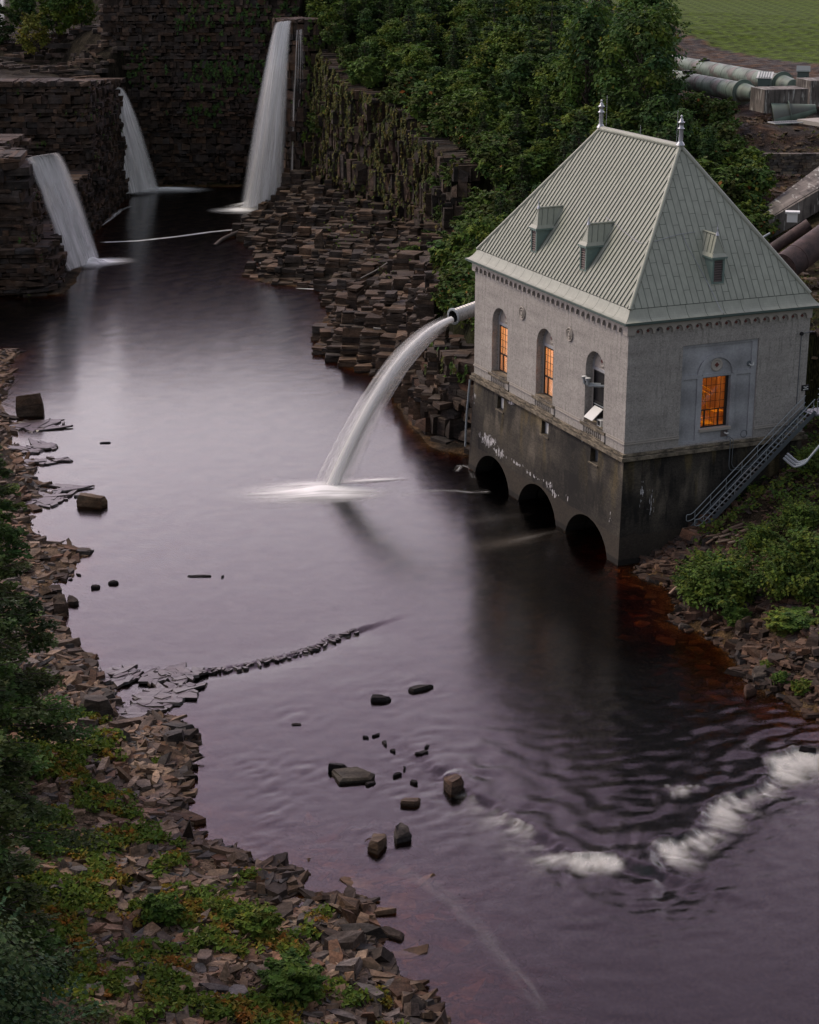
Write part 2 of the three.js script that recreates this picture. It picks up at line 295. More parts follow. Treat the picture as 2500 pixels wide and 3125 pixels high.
// o: y0, top(s), layer [min,max], width [min,max], jut, lean(y,s) outward offset, tones, seed, deep
function rockWall(name, path, o) {
  const r = mulberry(o.seed), line = along(path), pieces = [], fronts = [];
  let y = o.y0, n = 0; const yMax = Math.max(...[0, 0.25, 0.5, 0.75, 1].map(t => o.top(t * line.length)));
  while (y < yMax) {
    const lh = lerp(o.layer[0], o.layer[1], r() * r()); let s = -r() * o.width[1];
    const ledge = (r() - 0.5) * o.jut * 0.8; n++;
    while (s < line.length) {
      const w = lerp(o.width[0], o.width[1], Math.pow(r(), 1.5)), s0 = Math.max(0, s), s1 = Math.min(line.length, s + w); s += w;
      if (s1 - s0 < 0.15) continue;
      const mid = (s0 + s1) / 2; if (y > o.top(mid)) continue;
      const h = Math.min(lh * (0.8 + 0.4 * r()), o.top(mid) - y + 0.3);
      const M0 = line.at(mid), P = line.at(s0 + 0.015), Q = line.at(s1 - 0.015);
      const out = ledge + (r() - 0.5) * o.jut + 0.9 * fbm2(mid * 0.12 + o.seed, y * 0.16, 3) * (o.swell ?? 1) + o.lean(y, mid);
      const pa = out + (r() - 0.5) * o.jut * 0.5, pb = out + (r() - 0.5) * o.jut * 0.5, j = () => (r() - 0.5) * 0.18, deep = (o.deep ?? 2.6) + Math.max(0, out);
      const ring = yy => [[P.x + P.nx * (pa + j()), yy + j() * 0.5, P.z + P.nz * (pa + j())], [Q.x + Q.nx * (pb + j()), yy + j() * 0.5, Q.z + Q.nz * (pb + j())], [Q.x + Q.nx * (out - deep), yy, Q.z + Q.nz * (out - deep)], [P.x + P.nx * (out - deep), yy, P.z + P.nz * (out - deep)]];
      const q = [...ring(y), ...ring(y + h)]; if (r() < 0.4) { const k = r() < 0.5 ? 4 : 5, c = 0.25 + 0.45 * r(); q[k][1] -= h * c; q[k][0] -= M0.nx * 0.3 * r(); q[k][2] -= M0.nz * 0.3 * r(); } const col = varied(o.tone ? o.tone(mid, y, r) : pick(o.tones, r), r, 0.5);
      const M = line.at(mid);
      fronts.push({ x: M.x + M.nx * out, y: y + h, z: M.z + M.nz * out, nx: M.nx, nz: M.nz, w: s1 - s0, h, s: mid });
      pieces.push({ c: [M.x + M.nx * out, y + h / 2, M.z + M.nz * out], s: Math.sqrt((s1 - s0) * h), add: t => t.hexa(q, col) });
    }
    y += lh;
  }
  const g = struct(base(name));
  placePieces(g, pieces, rockMat, 'rock_block', 'small_rock_blocks', o.most ?? 300);
  return { group: g, fronts };
}
const leftLow = rockWall('left_cliff', [[-96, -231], [-62, -230.6], [-49, -231.6], [-47.6, -233.5], [-47.4, -241], [-50.5, -250], [-50, -262]], { seed: 1, y0: -1.5, top: s => 17, layer: [0.35, 1.3], width: [0.6, 2.6], jut: 0.9, lean: (y, s) => y < 5.6 ? 0.6 - y * 0.08 : -1.6 - (y - 5.6) * 0.33 - (y > 14 ? 0.6 : 0), tones: [...DARK, [0.14, 0.105, 0.08]], deep: 7 });
const leftHigh = rockWall('upper_left_cliff', [[-86, -284], [-51, -284.5], [-49.6, -286], [-50, -323]], { seed: 2, y0: 6, top: s => s < 36 ? 22.4 : 22.4 - (s - 36) * 0.075, layer: [0.4, 1.4], width: [0.5, 2.2], jut: 0.7, lean: y => -Math.max(0, y - 12) * 0.06, tones: [...DARK, [0.13, 0.10, 0.085]], deep: 5.5 });
const leftFoot = rockWall('left_cliff_foot', [[-50, -260], [-50.6, -277], [-50.6, -325]], { seed: 8, y0: -1.5, top: s => 9, layer: [0.4, 1.1], width: [0.7, 2.6], jut: 0.6, lean: y => 0.8 - y * 0.08, tones: DARK, most: 120 });
rockWall('river_shelf', [[-98, -352], [-58, -351]], { seed: 9, y0: 19.5, top: s => 24.6, layer: [0.4, 1.1], width: [1, 3.5], jut: 0.9, lean: y => -(y - 20) * 0.4, tones: [...DARK, [0.13, 0.10, 0.08]], most: 60 });
const backWall = rockWall('back_cliff', [[-58.5, -356], [-57.5, -333], [-52, -330.5], [-36, -331], [-20, -329]], { seed: 3, y0: -1.5, top: s => 36 + 2 * noise2(s * 0.2, 3), layer: [0.4, 1.5], width: [0.5, 1.8], jut: 0.85, swell: 1.5, lean: y => -y * 0.05 - (y > 21 ? 1.0 : 0), tones: DARK, deep: 5 });
const fallPier = rockWall('waterfall_pier', [[-24, -313], [-21.2, -309.4], [-17, -308.5], [-14, -309]], { seed: 4, y0: -1, top: s => 30.3, layer: [0.8, 2.6], width: [0.5, 1.4], jut: 0.8, lean: y => -y * 0.02, tones: DARK, most: 160, deep: 6 });
const rightWall = rockWall('right_cliff', [[-17, -309], ...RIGHT_WALL.slice(1)], { seed: 5, y0: -0.5, top: s => clamp(25.5 - s * 0.125, 13.5, 30), layer: [0.9, 3.6], width: [0.45, 1.5], jut: 1.0, swell: 2, lean: y => -y * 0.05, tone: (s, y, r) => s > 62 ? pick([[0.14, 0.115, 0.09], [0.10, 0.09, 0.08], [0.19, 0.15, 0.115], [0.085, 0.078, 0.07]], r) : pick(DARK, r), deep: 3.2 });
// rock between the ledges and the house
const jetRocks = rockWall('rock_face', [...[[-2.28,-186.23],[-1.17,-175.59],[0.16,-168.31],[1.41,-163.76],[3.69,-161.03],[5.75,-158.07]]], { seed: 6, y0: -0.8, top: s => clamp(2 + s * 0.5, 2, 7.5), layer: [0.5, 1.9], width: [0.8, 2.8], jut: 1.2, swell: 1.2, lean: y => -0.6 - y * 0.42, tones: [[0.12, 0.10, 0.085], [0.10, 0.088, 0.078], [0.15, 0.12, 0.095], [0.16, 0.10, 0.07]], deep: 5 });
// terraces of blocks stepping down to the river
{
  const r = mulberry(40), pieces = [], ca = Math.cos(0.2), sa = Math.sin(0.2);
  const shore = [...LEDGE_SHORE].slice(5);
  const LEDGE = [...shore, ...RIGHT_WALL, ...BUSH_EDGE.slice(1), ...[[2.52,-165.44],[0,-176.22]]];
  const tops = [[0.16, 0.13, 0.10], [0.20, 0.15, 0.11], [0.14, 0.122, 0.105], [0.26, 0.19, 0.135], [0.11, 0.095, 0.082]];
  for (let a = -60; a < 60; a += 0) {
    const dw = 0.8 + r() * 1.7;
    for (let b = -330; b < -150; b += 0) {
      const dl = 0.6 + r() * r() * 2.8, x = (a + dw / 2) * ca - (b + dl / 2) * sa - 47, z = (a + dw / 2) * sa + (b + dl / 2) * ca + 4;
      const f = [[a, b + dl], [a + dw, b + dl], [a + dw, b], [a, b]]; b += dl;
      const g = signed(x, z, LEDGE); if (g > 0.5) continue;
      const ds = lineDist(x, z, LEDGE_SHORE), dwall = Math.min(lineDist(x, z, RIGHT_WALL), lineDist(x, z, BUSH_EDGE));
      const t = ds / (ds + dwall * 0.9 + 0.1);
      const cap = 5.8 + 2.6 * smooth(-255, -205, z);
      let h = cap * Math.pow(t, 0.85) + 2.6 * fbm2(x * 0.11, z * 0.11, 3) + (r() - 0.5) * (r() < 0.3 ? 2.4 : 0.8);
      h = Math.floor(h / 1.15) * 1.15 + 0.3 + Math.floor(r() * 3) * 0.22;
      if (h < 0.06) { if (g < -0.3 && r() < 0.55) h = 0.08 + r() * 0.25; else continue; }
      let y1 = h; const j = () => (r() - 0.5) * 0.2, yaw = (r() - 0.5) * 0.5, mx = a + dw / 2, mz = b - dl / 2, cy = Math.cos(yaw), sy = Math.sin(yaw);
      for (let n = 0; n < 4 && y1 > -0.4; n++) {
        const th = 0.22 + r() * r() * 0.9, y0 = n === 3 ? -0.5 : y1 - th, grow = n * 0.03 + (r() - 0.6) * 0.12;
        const ring = yy => f.map(([p, q]) => { const P = p + (p > a + dw / 2 ? grow : -grow) + j(), Q = q + (q > b - dl / 2 ? grow : -grow) + j(), A = mx + (P - mx) * cy - (Q - mz) * sy, B = mz + (P - mx) * sy + (Q - mz) * cy; return [A * ca - B * sa - 47, yy + j() * 0.5, A * sa + B * ca + 4]; });
        const q = [...ring(y0), ...ring(y1)], col = varied(pick(tops, r), r, 0.6); if (r() < 0.5) { const k = 4 + Math.floor(r() * 4); q[k][1] -= (y1 - y0) * (0.3 + 0.5 * r()); q[k][0] = lerp(q[k][0], x, 0.25 * r()); q[k][2] = lerp(q[k][2], z, 0.25 * r()); }
        pieces.push({ c: [x, y1, z], s: n ? 0.5 : Math.sqrt(dw * dl), add: s => s.hexa(q, col) });
        y1 = y0 - 0.02;
      }
    }
    a += dw;
  }
  const g = struct(base('rock_ledges')); placePieces(g, pieces, rockMat, 'rock_block', 'small_rock_blocks');
}

// ---------- stones ----------
const BANK = [[0.44, 0.33, 0.24], [0.31, 0.215, 0.15], [0.27, 0.195, 0.15], [0.21, 0.17, 0.145], [0.38, 0.275, 0.19], [0.17, 0.14, 0.12], [0.32, 0.195, 0.13], [0.20, 0.19, 0.185]];
// slab: irregular polygon, size across, thickness, turned and tilted; centre of its foot at x, y, z
function slab(r, x, y, z, size, thick, tilt = 0.3, long = 1.7, sides = 0, rough = 0.25) {
  const n = sides || 4 + Math.floor(r() * 3), a0 = r() * 6.28, st = 1 + r() * (long - 1);
  const e = new THREE.Euler((r() - 0.5) * 2 * tilt, r() * 6.28, (r() - 0.5) * 2 * tilt), M = new THREE.Matrix4().makeRotationFromEuler(e);
  const lo = [], hi = [], v = V(0, 0, 0);
  for (let i = 0; i < n; i++) {
    const a = a0 - i / n * 6.283 + (r() - 0.5) * 1.1 / n * 2, k = size / 2 * (1 - rough + 2 * rough * r()), cx = Math.cos(a) * k * st, cz = Math.sin(a) * k / st, s = 0.78 + 0.24 * r();
    v.set(cx, -thick * 0.35, cz).applyMatrix4(M); lo.push([x + v.x, y + v.y, z + v.z]);
    v.set(cx * s, thick * (0.55 + 0.25 * r()), cz * s).applyMatrix4(M); hi.push([x + v.x, y + v.y, z + v.z]);
  }
  return [lo, hi];
}
function scatter(name, seed, count, spot, sizes, opt = {}) {
  const r = mulberry(seed), pieces = [];
  for (let i = 0; i < count * 6 && pieces.length < count; i++) {
    const s = spot(r); if (!s) continue; const [x, z, wet] = s, y = ground(x, z); if (y > (opt.top ?? 14) || !inFrame(x, y, z, 7)) continue;
    const size = lerp(sizes[0], sizes[1], Math.pow(r(), opt.power ?? 3.2)) * (s[3] ?? 1), thick = size * (0.10 + 0.26 * r() * r() + (r() < 0.12 ? 0.25 : 0));
    const [lo, hi] = slab(r, x, y + thick * (opt.sunk ?? 0.12), z, size, thick, r() < 0.16 ? 0.75 : 0.24, 2.0), col = varied(pick(opt.tones ?? BANK, r), r, 0.6).map(c => c * (wet ? 0.6 : 1.12));
    pieces.push({ c: [x, y, z], s: size, add: t => t.prism(lo, hi, col) });
  }
  const g = struct(base(name)); placePieces(g, pieces, stoneMat, 'stone', 'small_stones'); return g;
}
const shoreX = z => { let x = -60; for (let i = 0; i < LEFT_SHORE.length - 1; i++) { const a = LEFT_SHORE[i], b = LEFT_SHORE[i + 1]; if ((a[1] - z) * (b[1] - z) <= 0) x = Math.max(x, lerp(a[0], b[0], (z - a[1]) / (b[1] - a[1] || 1))); } return x; };
scatter('gravel_bank', 61, 18500, r => { const z = -64 - 60 * Math.pow(r(), 1.1), e = shoreX(z), x = e + 0.4 - r() * r() * 26; const w = signed(x, z, WATER); if (w < -0.5) return null; if (w > 1 && w < 7 && fbm2(x * 0.18, z * 0.18, 2) > 0.22 && r() < 0.75) return null; return [x, z, w < 0.5, w < 1.2 ? 1.25 : 1]; }, [0.12, 1.25], { power: 4 });
scatter('upper_gravel_bank', 62, 2600, r => { const z = -120 - 85 * r(), e = shoreX(z), x = e + 0.3 - r() * 14; const w = signed(x, z, WATER); if (w < -0.4) return null; return [x, z, w < 0.5]; }, [0.25, 1.5]);
scatter('scree_slope', 63, 5200, r => { const x = 14 + r() * 26, z = -136 + r() * 48, w = signed(x, z, WATER); if (w < -0.6 || w > 14 || (w > 5 && r() < 0.6)) return null; return [x, z, w < 0.4, w < 6 ? 1.15 : 0.8]; }, [0.16, 1.15], { tones: [[0.19, 0.125, 0.095], [0.23, 0.155, 0.115], [0.15, 0.115, 0.095], [0.25, 0.16, 0.11], [0.12, 0.10, 0.09]], power: 2.6 });
scatter('rubble_slope', 64, 2600, r => { const x = 33 + r() * 22, z = -140 - r() * 110; if (signed(x, z, GORGE) < 0.5) return null; if (fbm2(x * 0.1, z * 0.1, 2) < -0.12) return null; return [x, z, false]; }, [0.2, 1.1], { tones: [[0.20, 0.15, 0.10], [0.26, 0.20, 0.13], [0.14, 0.115, 0.09], [0.22, 0.16, 0.11]], power: 2.8, top: 26 });
// stones lying on the bed in the shallows
scatter('river_bed_stones', 65, 900, r => { const q = r() < 0.7, x = q ? -6 + r() * 16 : 15 + r() * 12, z = q ? -66 - r() * 24 : -132 + r() * 34, w = signed(x, z, WATER); if (w > -1.6 || w < -8) return null; return [x, z, false]; }, [0.3, 1.6], { tones: [[0.30, 0.18, 0.10], [0.24, 0.15, 0.09], [0.36, 0.22, 0.12]], power: 2, sunk: -0.3 });

// single rocks one can point at: x, z, length, height, turn, label
function rock(x, z, len, hgt, wid, turn, seed, label, tone = [0.20, 0.155, 0.12], group, sink = 0.12, tilt = 0.12, name = 'boulder') {
  const r = mulberry(seed), t = new Tris(), n = 5 + Math.floor(r() * 3), lo = [], mid = [], hi = [], a0 = r() * 6, tx = (r() - 0.5) * 0.5, tz = (r() - 0.5) * 0.5;
  for (let i = 0; i < n; i++) {
    const a = a0 - i / n * 6.283 + (r() - 0.5) * 0.95, q = 0.5 / Math.max(Math.abs(Math.cos(a)), Math.abs(Math.sin(a)) * 0.9) * (0.72 + 0.4 * r());
    const X = Math.cos(a) * len * q, Z = Math.sin(a) * wid * q, s = 0.66 + 0.3 * r(), dip = 1 + tx * Math.cos(a) + tz * Math.sin(a);
    lo.push([X, -sink - 0.25, Z]); mid.push([X * (0.97 + 0.06 * r()), hgt * (0.45 + 0.2 * r()), Z * (0.97 + 0.06 * r())]); hi.push([X * s, hgt * (0.86 + 0.16 * r()) * dip, Z * s]);
  }
  t.prism(lo, mid, varied(tone, r, 0.3)); t.prism(mid.map(p => [p[0] * 0.985, p[1] + 0.01, p[2] * 0.985]), hi, varied(tone, r, 0.3));
  const m = mesh(name, t.geo(), stoneMat); m.position.set(x, 0, z); m.rotation.set((r() - 0.5) * tilt, turn, (r() - 0.5) * tilt);
  m.position.y = Math.max(-0.05, ground(x, z) - 0.02);
  return tag(m, label, 'rock', group);
}
rock(...[-37.96,-173.47], 3.1, 2.1, 2.2, 0.15, 1, 'largest brown block boulder standing in water at the far left shore', [0.19, 0.135, 0.095]);
rock(...[-26.82,-144.45], 2.5, 0.95, 1.6, -0.35, 2, 'tan flat-topped boulder off the tip of the wet rock shelf', [0.25, 0.185, 0.12]);
rock(...[-25.04,-119.88], 1.1, 1.1, 0.9, 0.1, 3, 'square brown block standing in the shallows below the gravel point', [0.17, 0.13, 0.10]);
rock(...[-24.58,-121.55], 1.0, 0.5, 0.6, -0.4, 4, 'low dark stone just behind the square block in the shallows', [0.11, 0.09, 0.08]);
rock(...[-19.57,-102.17], 1.75, 1.3, 1.5, 0.5, 5, 'big grey cube-shaped boulder at the foot of the rock spit', [0.15, 0.14, 0.13]);
rock(...[-19.3,-104.73], 1.6, 0.6, 0.9, -0.5, 6, 'long low grey slab lying behind the cube-shaped boulder', [0.14, 0.13, 0.12]);
rock(...[-14.19,-98.18], 1.5, 0.9, 1.2, -0.3, 7, 'rounded dark boulder at the tip of the stony point', [0.12, 0.105, 0.10]);
rock(...[-3.25,-93.99], 2.9, 0.36, 1.5, 0.05, 8, 'broad flat grey slab in the middle of the lower river', [0.15, 0.135, 0.11]);
rock(...[-4.21,-95], 1.1, 0.42, 0.55, 0.1, 9, 'small black stone touching the left end of the broad flat slab', [0.05, 0.045, 0.045]);
rock(...[2.51,-92.64], 1.05, 0.75, 1.2, 0.4, 10, 'brown pointed stone at the left end of the rapids', [0.17, 0.12, 0.095]);
rock(...[0,-90.76], 1.1, 0.32, 0.65, -0.1, 11, 'tan wedge stone alone between flat slab and brown pair', [0.22, 0.16, 0.12]);
rock(...[-1.77,-85.97], 1.45, 0.6, 1.9, 0.25, 12, 'tall tan split slab with bright top, left of a leaning pair', [0.24, 0.18, 0.13]);
rock(...[-0.5,-86.69], 1.2, 0.65, 1.3, -0.5, 13, 'grey leaning slab beside the tan split slab', [0.12, 0.11, 0.105]);
rock(...[-1.89,-104.67], 1.45, 0.4, 0.5, 0.02, 14, 'straight dark slab breaking the surface in mid river', [0.07, 0.06, 0.06]);
rock(...[0.7,-106.44], 1.75, 0.3, 0.6, 0.45, 15, 'long dark slab slanting up to the right in mid river', [0.08, 0.075, 0.075]);
rock(...[0.79,-97.07], 0.95, 0.2, 0.3, 0.5, 16, 'thin black sliver of rock just above the row of small stones', [0.06, 0.05, 0.05]);
rock(...[-7.02,-101.07], 0.6, 0.14, 0.3, 0.1, 17, 'tiny dark stone awash left of mid river', [0.06, 0.05, 0.05]);
rock(...[-15.92,-127.1], 2.1, 0.16, 0.3, 0.05, 18, 'long thin dark ridge of rock alone in the calm water', [0.05, 0.045, 0.045]);
rock(...[-28.92,-162.99], 1.1, 0.16, 0.35, 0.1, 19, 'small black fin of rock in the pale water on the far left', [0.06, 0.05, 0.05]);
rock(...[-22.27,-125.56], 0.8, 0.3, 0.3, 0.05, 20, 'small flat black stone, right one of two off the gravel point', [0.06, 0.055, 0.055]);
rock(...[-23.42,-124.67], 0.65, 0.3, 0.35, 0.2, 21, 'small round black stone, left one of two off the gravel point', [0.07, 0.06, 0.055]);
rock(...[-3.08,-78.67], 1.45, 0.95, 1.1, 0.3, 22, 'largest brown boulder on the tip of the bottom bank', [0.23, 0.16, 0.11], undefined, 0.3, 0.5);
rock(...[-2.36,-77.6], 0.9, 0.7, 1.0, -0.3, 23, 'tan tilted block leaning in front of the largest bottom-bank boulder', [0.26, 0.185, 0.125], undefined, 0.3, 0.6);
rock(...[-0.89,-77], 1.7, 0.35, 0.55, -0.4, 24, 'long dark slab pointing into the river from the bottom bank', [0.13, 0.105, 0.095]);
rock(...[-2.79,-73.26], 1.35, 0.8, 1.2, 0.1, 25, 'pale grey striped block on the edge of the bottom bank', [0.27, 0.245, 0.23], undefined, 0.3);
rock(...[-0.53,-71.67], 1.2, 0.6, 0.6, 0.6, 26, 'tan beam-like stone sticking out over the water near the lower edge', [0.24, 0.18, 0.12], undefined, 0.1, 0.5);
rock(...[0.3,-70.5], 0.9, 0.5, 0.6, -0.5, 27, 'dark wet boulder at the lowest tip of the bank', [0.10, 0.085, 0.075]);
rock(...[-6.79,-82.85], 1.9, 0.4, 0.4, 0.0, 28, 'long squared tan beam of stone at the head of the small cove', [0.23, 0.175, 0.13]);
rock(...[-5.86,-78.98], 0.8, 0.35, 0.4, 0.4, 29, 'black stone alone in the small cove', [0.09, 0.08, 0.08]);
rock(...[21.94,-105.57], 0.9, 0.62, 0.5, 0.4, 30, 'pointed reddish stone standing in the water off the scree', [0.16, 0.10, 0.075]);
rock(...[23,-107.72], 1.25, 0.7, 0.9, 0.2, 31, 'rounded grey boulder at the edge of the scree', [0.17, 0.15, 0.13]);
rock(...[23.88,-97.51], 1.0, 0.35, 0.7, 0.1, 32, 'black wet rock at the right head of the rapids', [0.04, 0.035, 0.04]);
rock(...[21.1,-117.51], 0.8, 0.8, 0.6, 0.7, 33, 'upright oval boulder on the scree shore', [0.18, 0.14, 0.115]);
rock(...[19.3,-116.96], 0.9, 0.32, 0.6, 0.3, 34, 'pale oval cobble at the waterline of the scree', [0.20, 0.17, 0.145]);
rock(...[22.86,-114.63], 1.5, 0.9, 1.0, 0.6, 35, 'large tan boulder in the middle of the scree', [0.23, 0.17, 0.12]);
rock(...[20.69,-118.26], 1.4, 0.9, 0.9, 0.5, 36, 'brown slab under the big bush on the scree', [0.20, 0.15, 0.11]);
for (const [u, w, s] of [...[[-2.7,-99.22],[-2.01,-99.54],[-1.49,-98.49],[-0.99,-97.42],[-0.77,-94.28],[-0.29,-95.13],[0.29,-93.33],[-2.28,-93.17],[-14.16,-126.95],[-25.18,-127.45],[-25.62,-126.4],[1.09,-97.96]]].map((p, i) => [p, 0.28 + 0.2 * ((i * 37) % 5) / 4, i + 50])) rock(...u, w * 1.5, 0.16, w * 0.6, s, s, 'small black stone barely breaking the surface of the river', [0.06, 0.05, 0.05], 'small black stones in the river', 0.1, 0.1, 'small_stone');

// wet shelves of thin beds along the left shore
function shelf(name, pts, seed, n, size, drop = 0) {
  const r = mulberry(seed), pieces = [], line = along(pts);
  for (let i = 0; i < n; i++) {
    const P = line.at(r() * line.length), o = (r() - 0.5) * size * 1.4, x = P.x + P.nx * o, z = P.z + P.nz * o, y = 0.02 + drop + (1 - Math.abs(o) / size) * 0.12 * r();
    const [lo, hi] = slab(r, x, y, z, lerp(Math.min(0.4, size * 0.6), size, r()), 0.16, 0.035, 2.2, 5), col = varied([0.10, 0.088, 0.082], r, 0.5);
    pieces.push({ c: [x, y, z], s: size, add: t => t.prism(lo, hi, col) });
  }
  placePieces(struct(base(name)), pieces, std({ vertexColors: true, map: rockMap, bumpMap: rockBump, bumpScale: 0.04, roughness: 0.38 }), 'rock_slab', 'small_rock_slabs');
}
shelf('wet_rock_shelf', [[-38.23,-168.9],[-34.05,-168.9]], 71, 26, 2.2);
shelf('wet_rock_shelf', [[-36.39,-159.96],[-34.04,-162.11]], 72, 30, 2.0);
shelf('wet_rock_shelf', [[-35.23,-155.81],[-32.02,-157.86]], 73, 14, 1.4);
shelf('wet_rock_shelf', [[-33.46,-144.45],[-31.01,-146.23],[-28.8,-148.06]], 74, 46, 2.3);
shelf('rock_spit', [[-21.15,-108.17],[-18.41,-108.59],[-15.82,-108.7],[-14.03,-108.17]], 75, 70, 1.5);
shelf('rock_spit', [[-18.89,-102.12],[-16.84,-103.58],[-15.43,-105.57],[-14.55,-107.12]], 76, 70, 1.6);
shelf('rock_spit', STEP.slice(1), 77, 90, 0.5, -0.1);

// flat beds on the shelf above the left cliff
{
  const r = mulberry(91), pieces = [];
  for (let i = 0; i < 420; i++) { const x = -84 + r() * 34, z = r() < 0.75 ? -322 - r() * 32 : -244 - r() * 14, y = ground(x, z); if (signed(x, z, GORGE) < 4 || y > 30) continue; const size = 1.2 + 3.2 * r() * r(), th = 0.25 + 0.5 * r(), [lo, hi] = slab(r, x, y + 0.05, z, size, th, 0.04, 2.2, 5), col = varied(pick(DARK, r), r, 0.5); pieces.push({ c: [x, y, z], s: size, add: t => t.prism(lo, hi, col) }); }
  placePieces(struct(base('rock_beds')), pieces, rockMat, 'rock_slab', 'small_rock_slabs', 120);
}

// ---------- the powerhouse ----------
const LA = 27.2, LB = 16.05;          // length along the river front and along the near front
const house = base('powerhouse', 16.25, 0, -129.9, 0.396);
tag(house, 'grey concrete powerhouse with steep green metal hip roof and glowing windows', 'powerhouse');
const streak = (u, v, px, py, s) => tf(u, v, px, py, 4, s);
// upper concrete: pebbly, faint board lines, rain streaks. uv metres / 8
const wallMap = texture(1024, 1024, (u, v) => {
  const g = tf(u, v, 90, 90, 3, 3), m = tf(u, v, 6, 6, 4, 8), st = tf(u, v, 60, 5, 4, 15), lay = tf(u, v, 3, 14, 3, 25);
  const yb = (v * 8 % 0.62) / 0.62, ln = yb < 0.04 ? 0.08 * tf(u, v, 30, 13, 2, 4) : 0;
  let k = 0.60 + 0.15 * (g - 0.5) + 0.09 * (m - 0.5) - 0.08 * smooth(0.5, 0.8, st) * smooth(0.35, 0.65, m) + 0.09 * (lay - 0.5) - ln;
  if (g < 0.22) k -= 0.08;
  return [k * 1.0, k * 0.98, k * 0.95];
}, true, [1 / 8, 1 / 8]);
const wallBump = texture(512, 512, (u, v) => 0.8 * tf(u, v, 80, 80, 3, 33) + 0.2 * tf(u, v, 8, 8, 3, 2), false, [1 / 4, 1 / 4]);
const M = {
  wall: std({ map: wallMap, bumpMap: wallBump, bumpScale: 0.02, roughness: 0.92 }),
  trim: std({ color: lin(0.36, 0.335, 0.30), bumpMap: wallBump, bumpScale: 0.008, roughness: 0.85 }),
  smoothWall: std({ color: lin(0.46, 0.475, 0.49), map: texture(512, 512, (u, v) => { const k = 0.82 + 0.35 * (tf(u, v, 3, 4, 5, 61) - 0.5) + 0.1 * (tf(u, v, 50, 50, 2, 6) - 0.5); return [k, k, k * 1.01]; }, true, [0.2, 0.2]), roughness: 0.85 }),
  ledge: std({ map: texture(512, 512, (u, v) => { const k = 0.40 + 0.5 * (tf(u, v, 10, 6, 5, 71) - 0.5) + 0.14 * (tf(u, v, 70, 70, 2, 7) - 0.5); return [k * 1.0, k * 0.93, k * 0.80]; }, true, [0.2, 0.2]), bumpMap: wallBump, bumpScale: 0.03, roughness: 0.95 }),
  roof: std({ map: texture(512, 512, (u, v) => { const k = 0.575 + 0.10 * (tf(u, v, 4, 5, 4, 81) - 0.5) + 0.05 * (tf(u, v, 70, 20, 2, 8) - 0.5); return [k * 0.97, k * 1.0, k * 0.915]; }, true, [0.2, 0.2]), roughness: 0.55 }),
  roofDark: std({ color: lin(0.045, 0.055, 0.048), roughness: 0.7 }),
  seam: std({ color: lin(0.13, 0.15, 0.125), roughness: 0.55 }),
  gutter: std({ color: lin(0.075, 0.11, 0.10), roughness: 0.5 }),
  teal: std({ color: lin(0.13, 0.19, 0.17), roughness: 0.5 }),
  zinc: std({ color: lin(0.36, 0.38, 0.41), metalness: 0.85, roughness: 0.4 }),
  louver: std({ color: lin(0.13, 0.105, 0.10), roughness: 0.7 }),
  red: std({ color: lin(0.13, 0.035, 0.03), roughness: 0.5 }),
  darkTile: std({ color: lin(0.03, 0.03, 0.04), roughness: 0.5 }),
  frame: std({ color: lin(0.012, 0.012, 0.012), roughness: 0.6 }),
  black: std({ color: lin(0.006, 0.006, 0.008), roughness: 0.8 }),
  steel: std({ color: lin(0.34, 0.38, 0.40), metalness: 0.5, roughness: 0.5 }),
  steelDark: std({ color: lin(0.12, 0.14, 0.155), metalness: 0.3, roughness: 0.55 }),
  glass: new THREE.MeshPhysicalMaterial({ color: 0xffffff, transmission: 1, thickness: 0, roughness: 0.03, ior: 1.5 }),
  blind: new THREE.MeshPhysicalMaterial({ color: lin(0.86, 0.66, 0.40), transmission: 0.55, thickness: 0, roughness: 1 }),
  inside: std({ color: lin(0.62, 0.42, 0.26), roughness: 0.9 }),
  yellow: std({ color: lin(0.85, 0.52, 0.06), roughness: 0.5 }),
  white: std({ color: lin(0.62, 0.64, 0.62), roughness: 0.5 }),
};
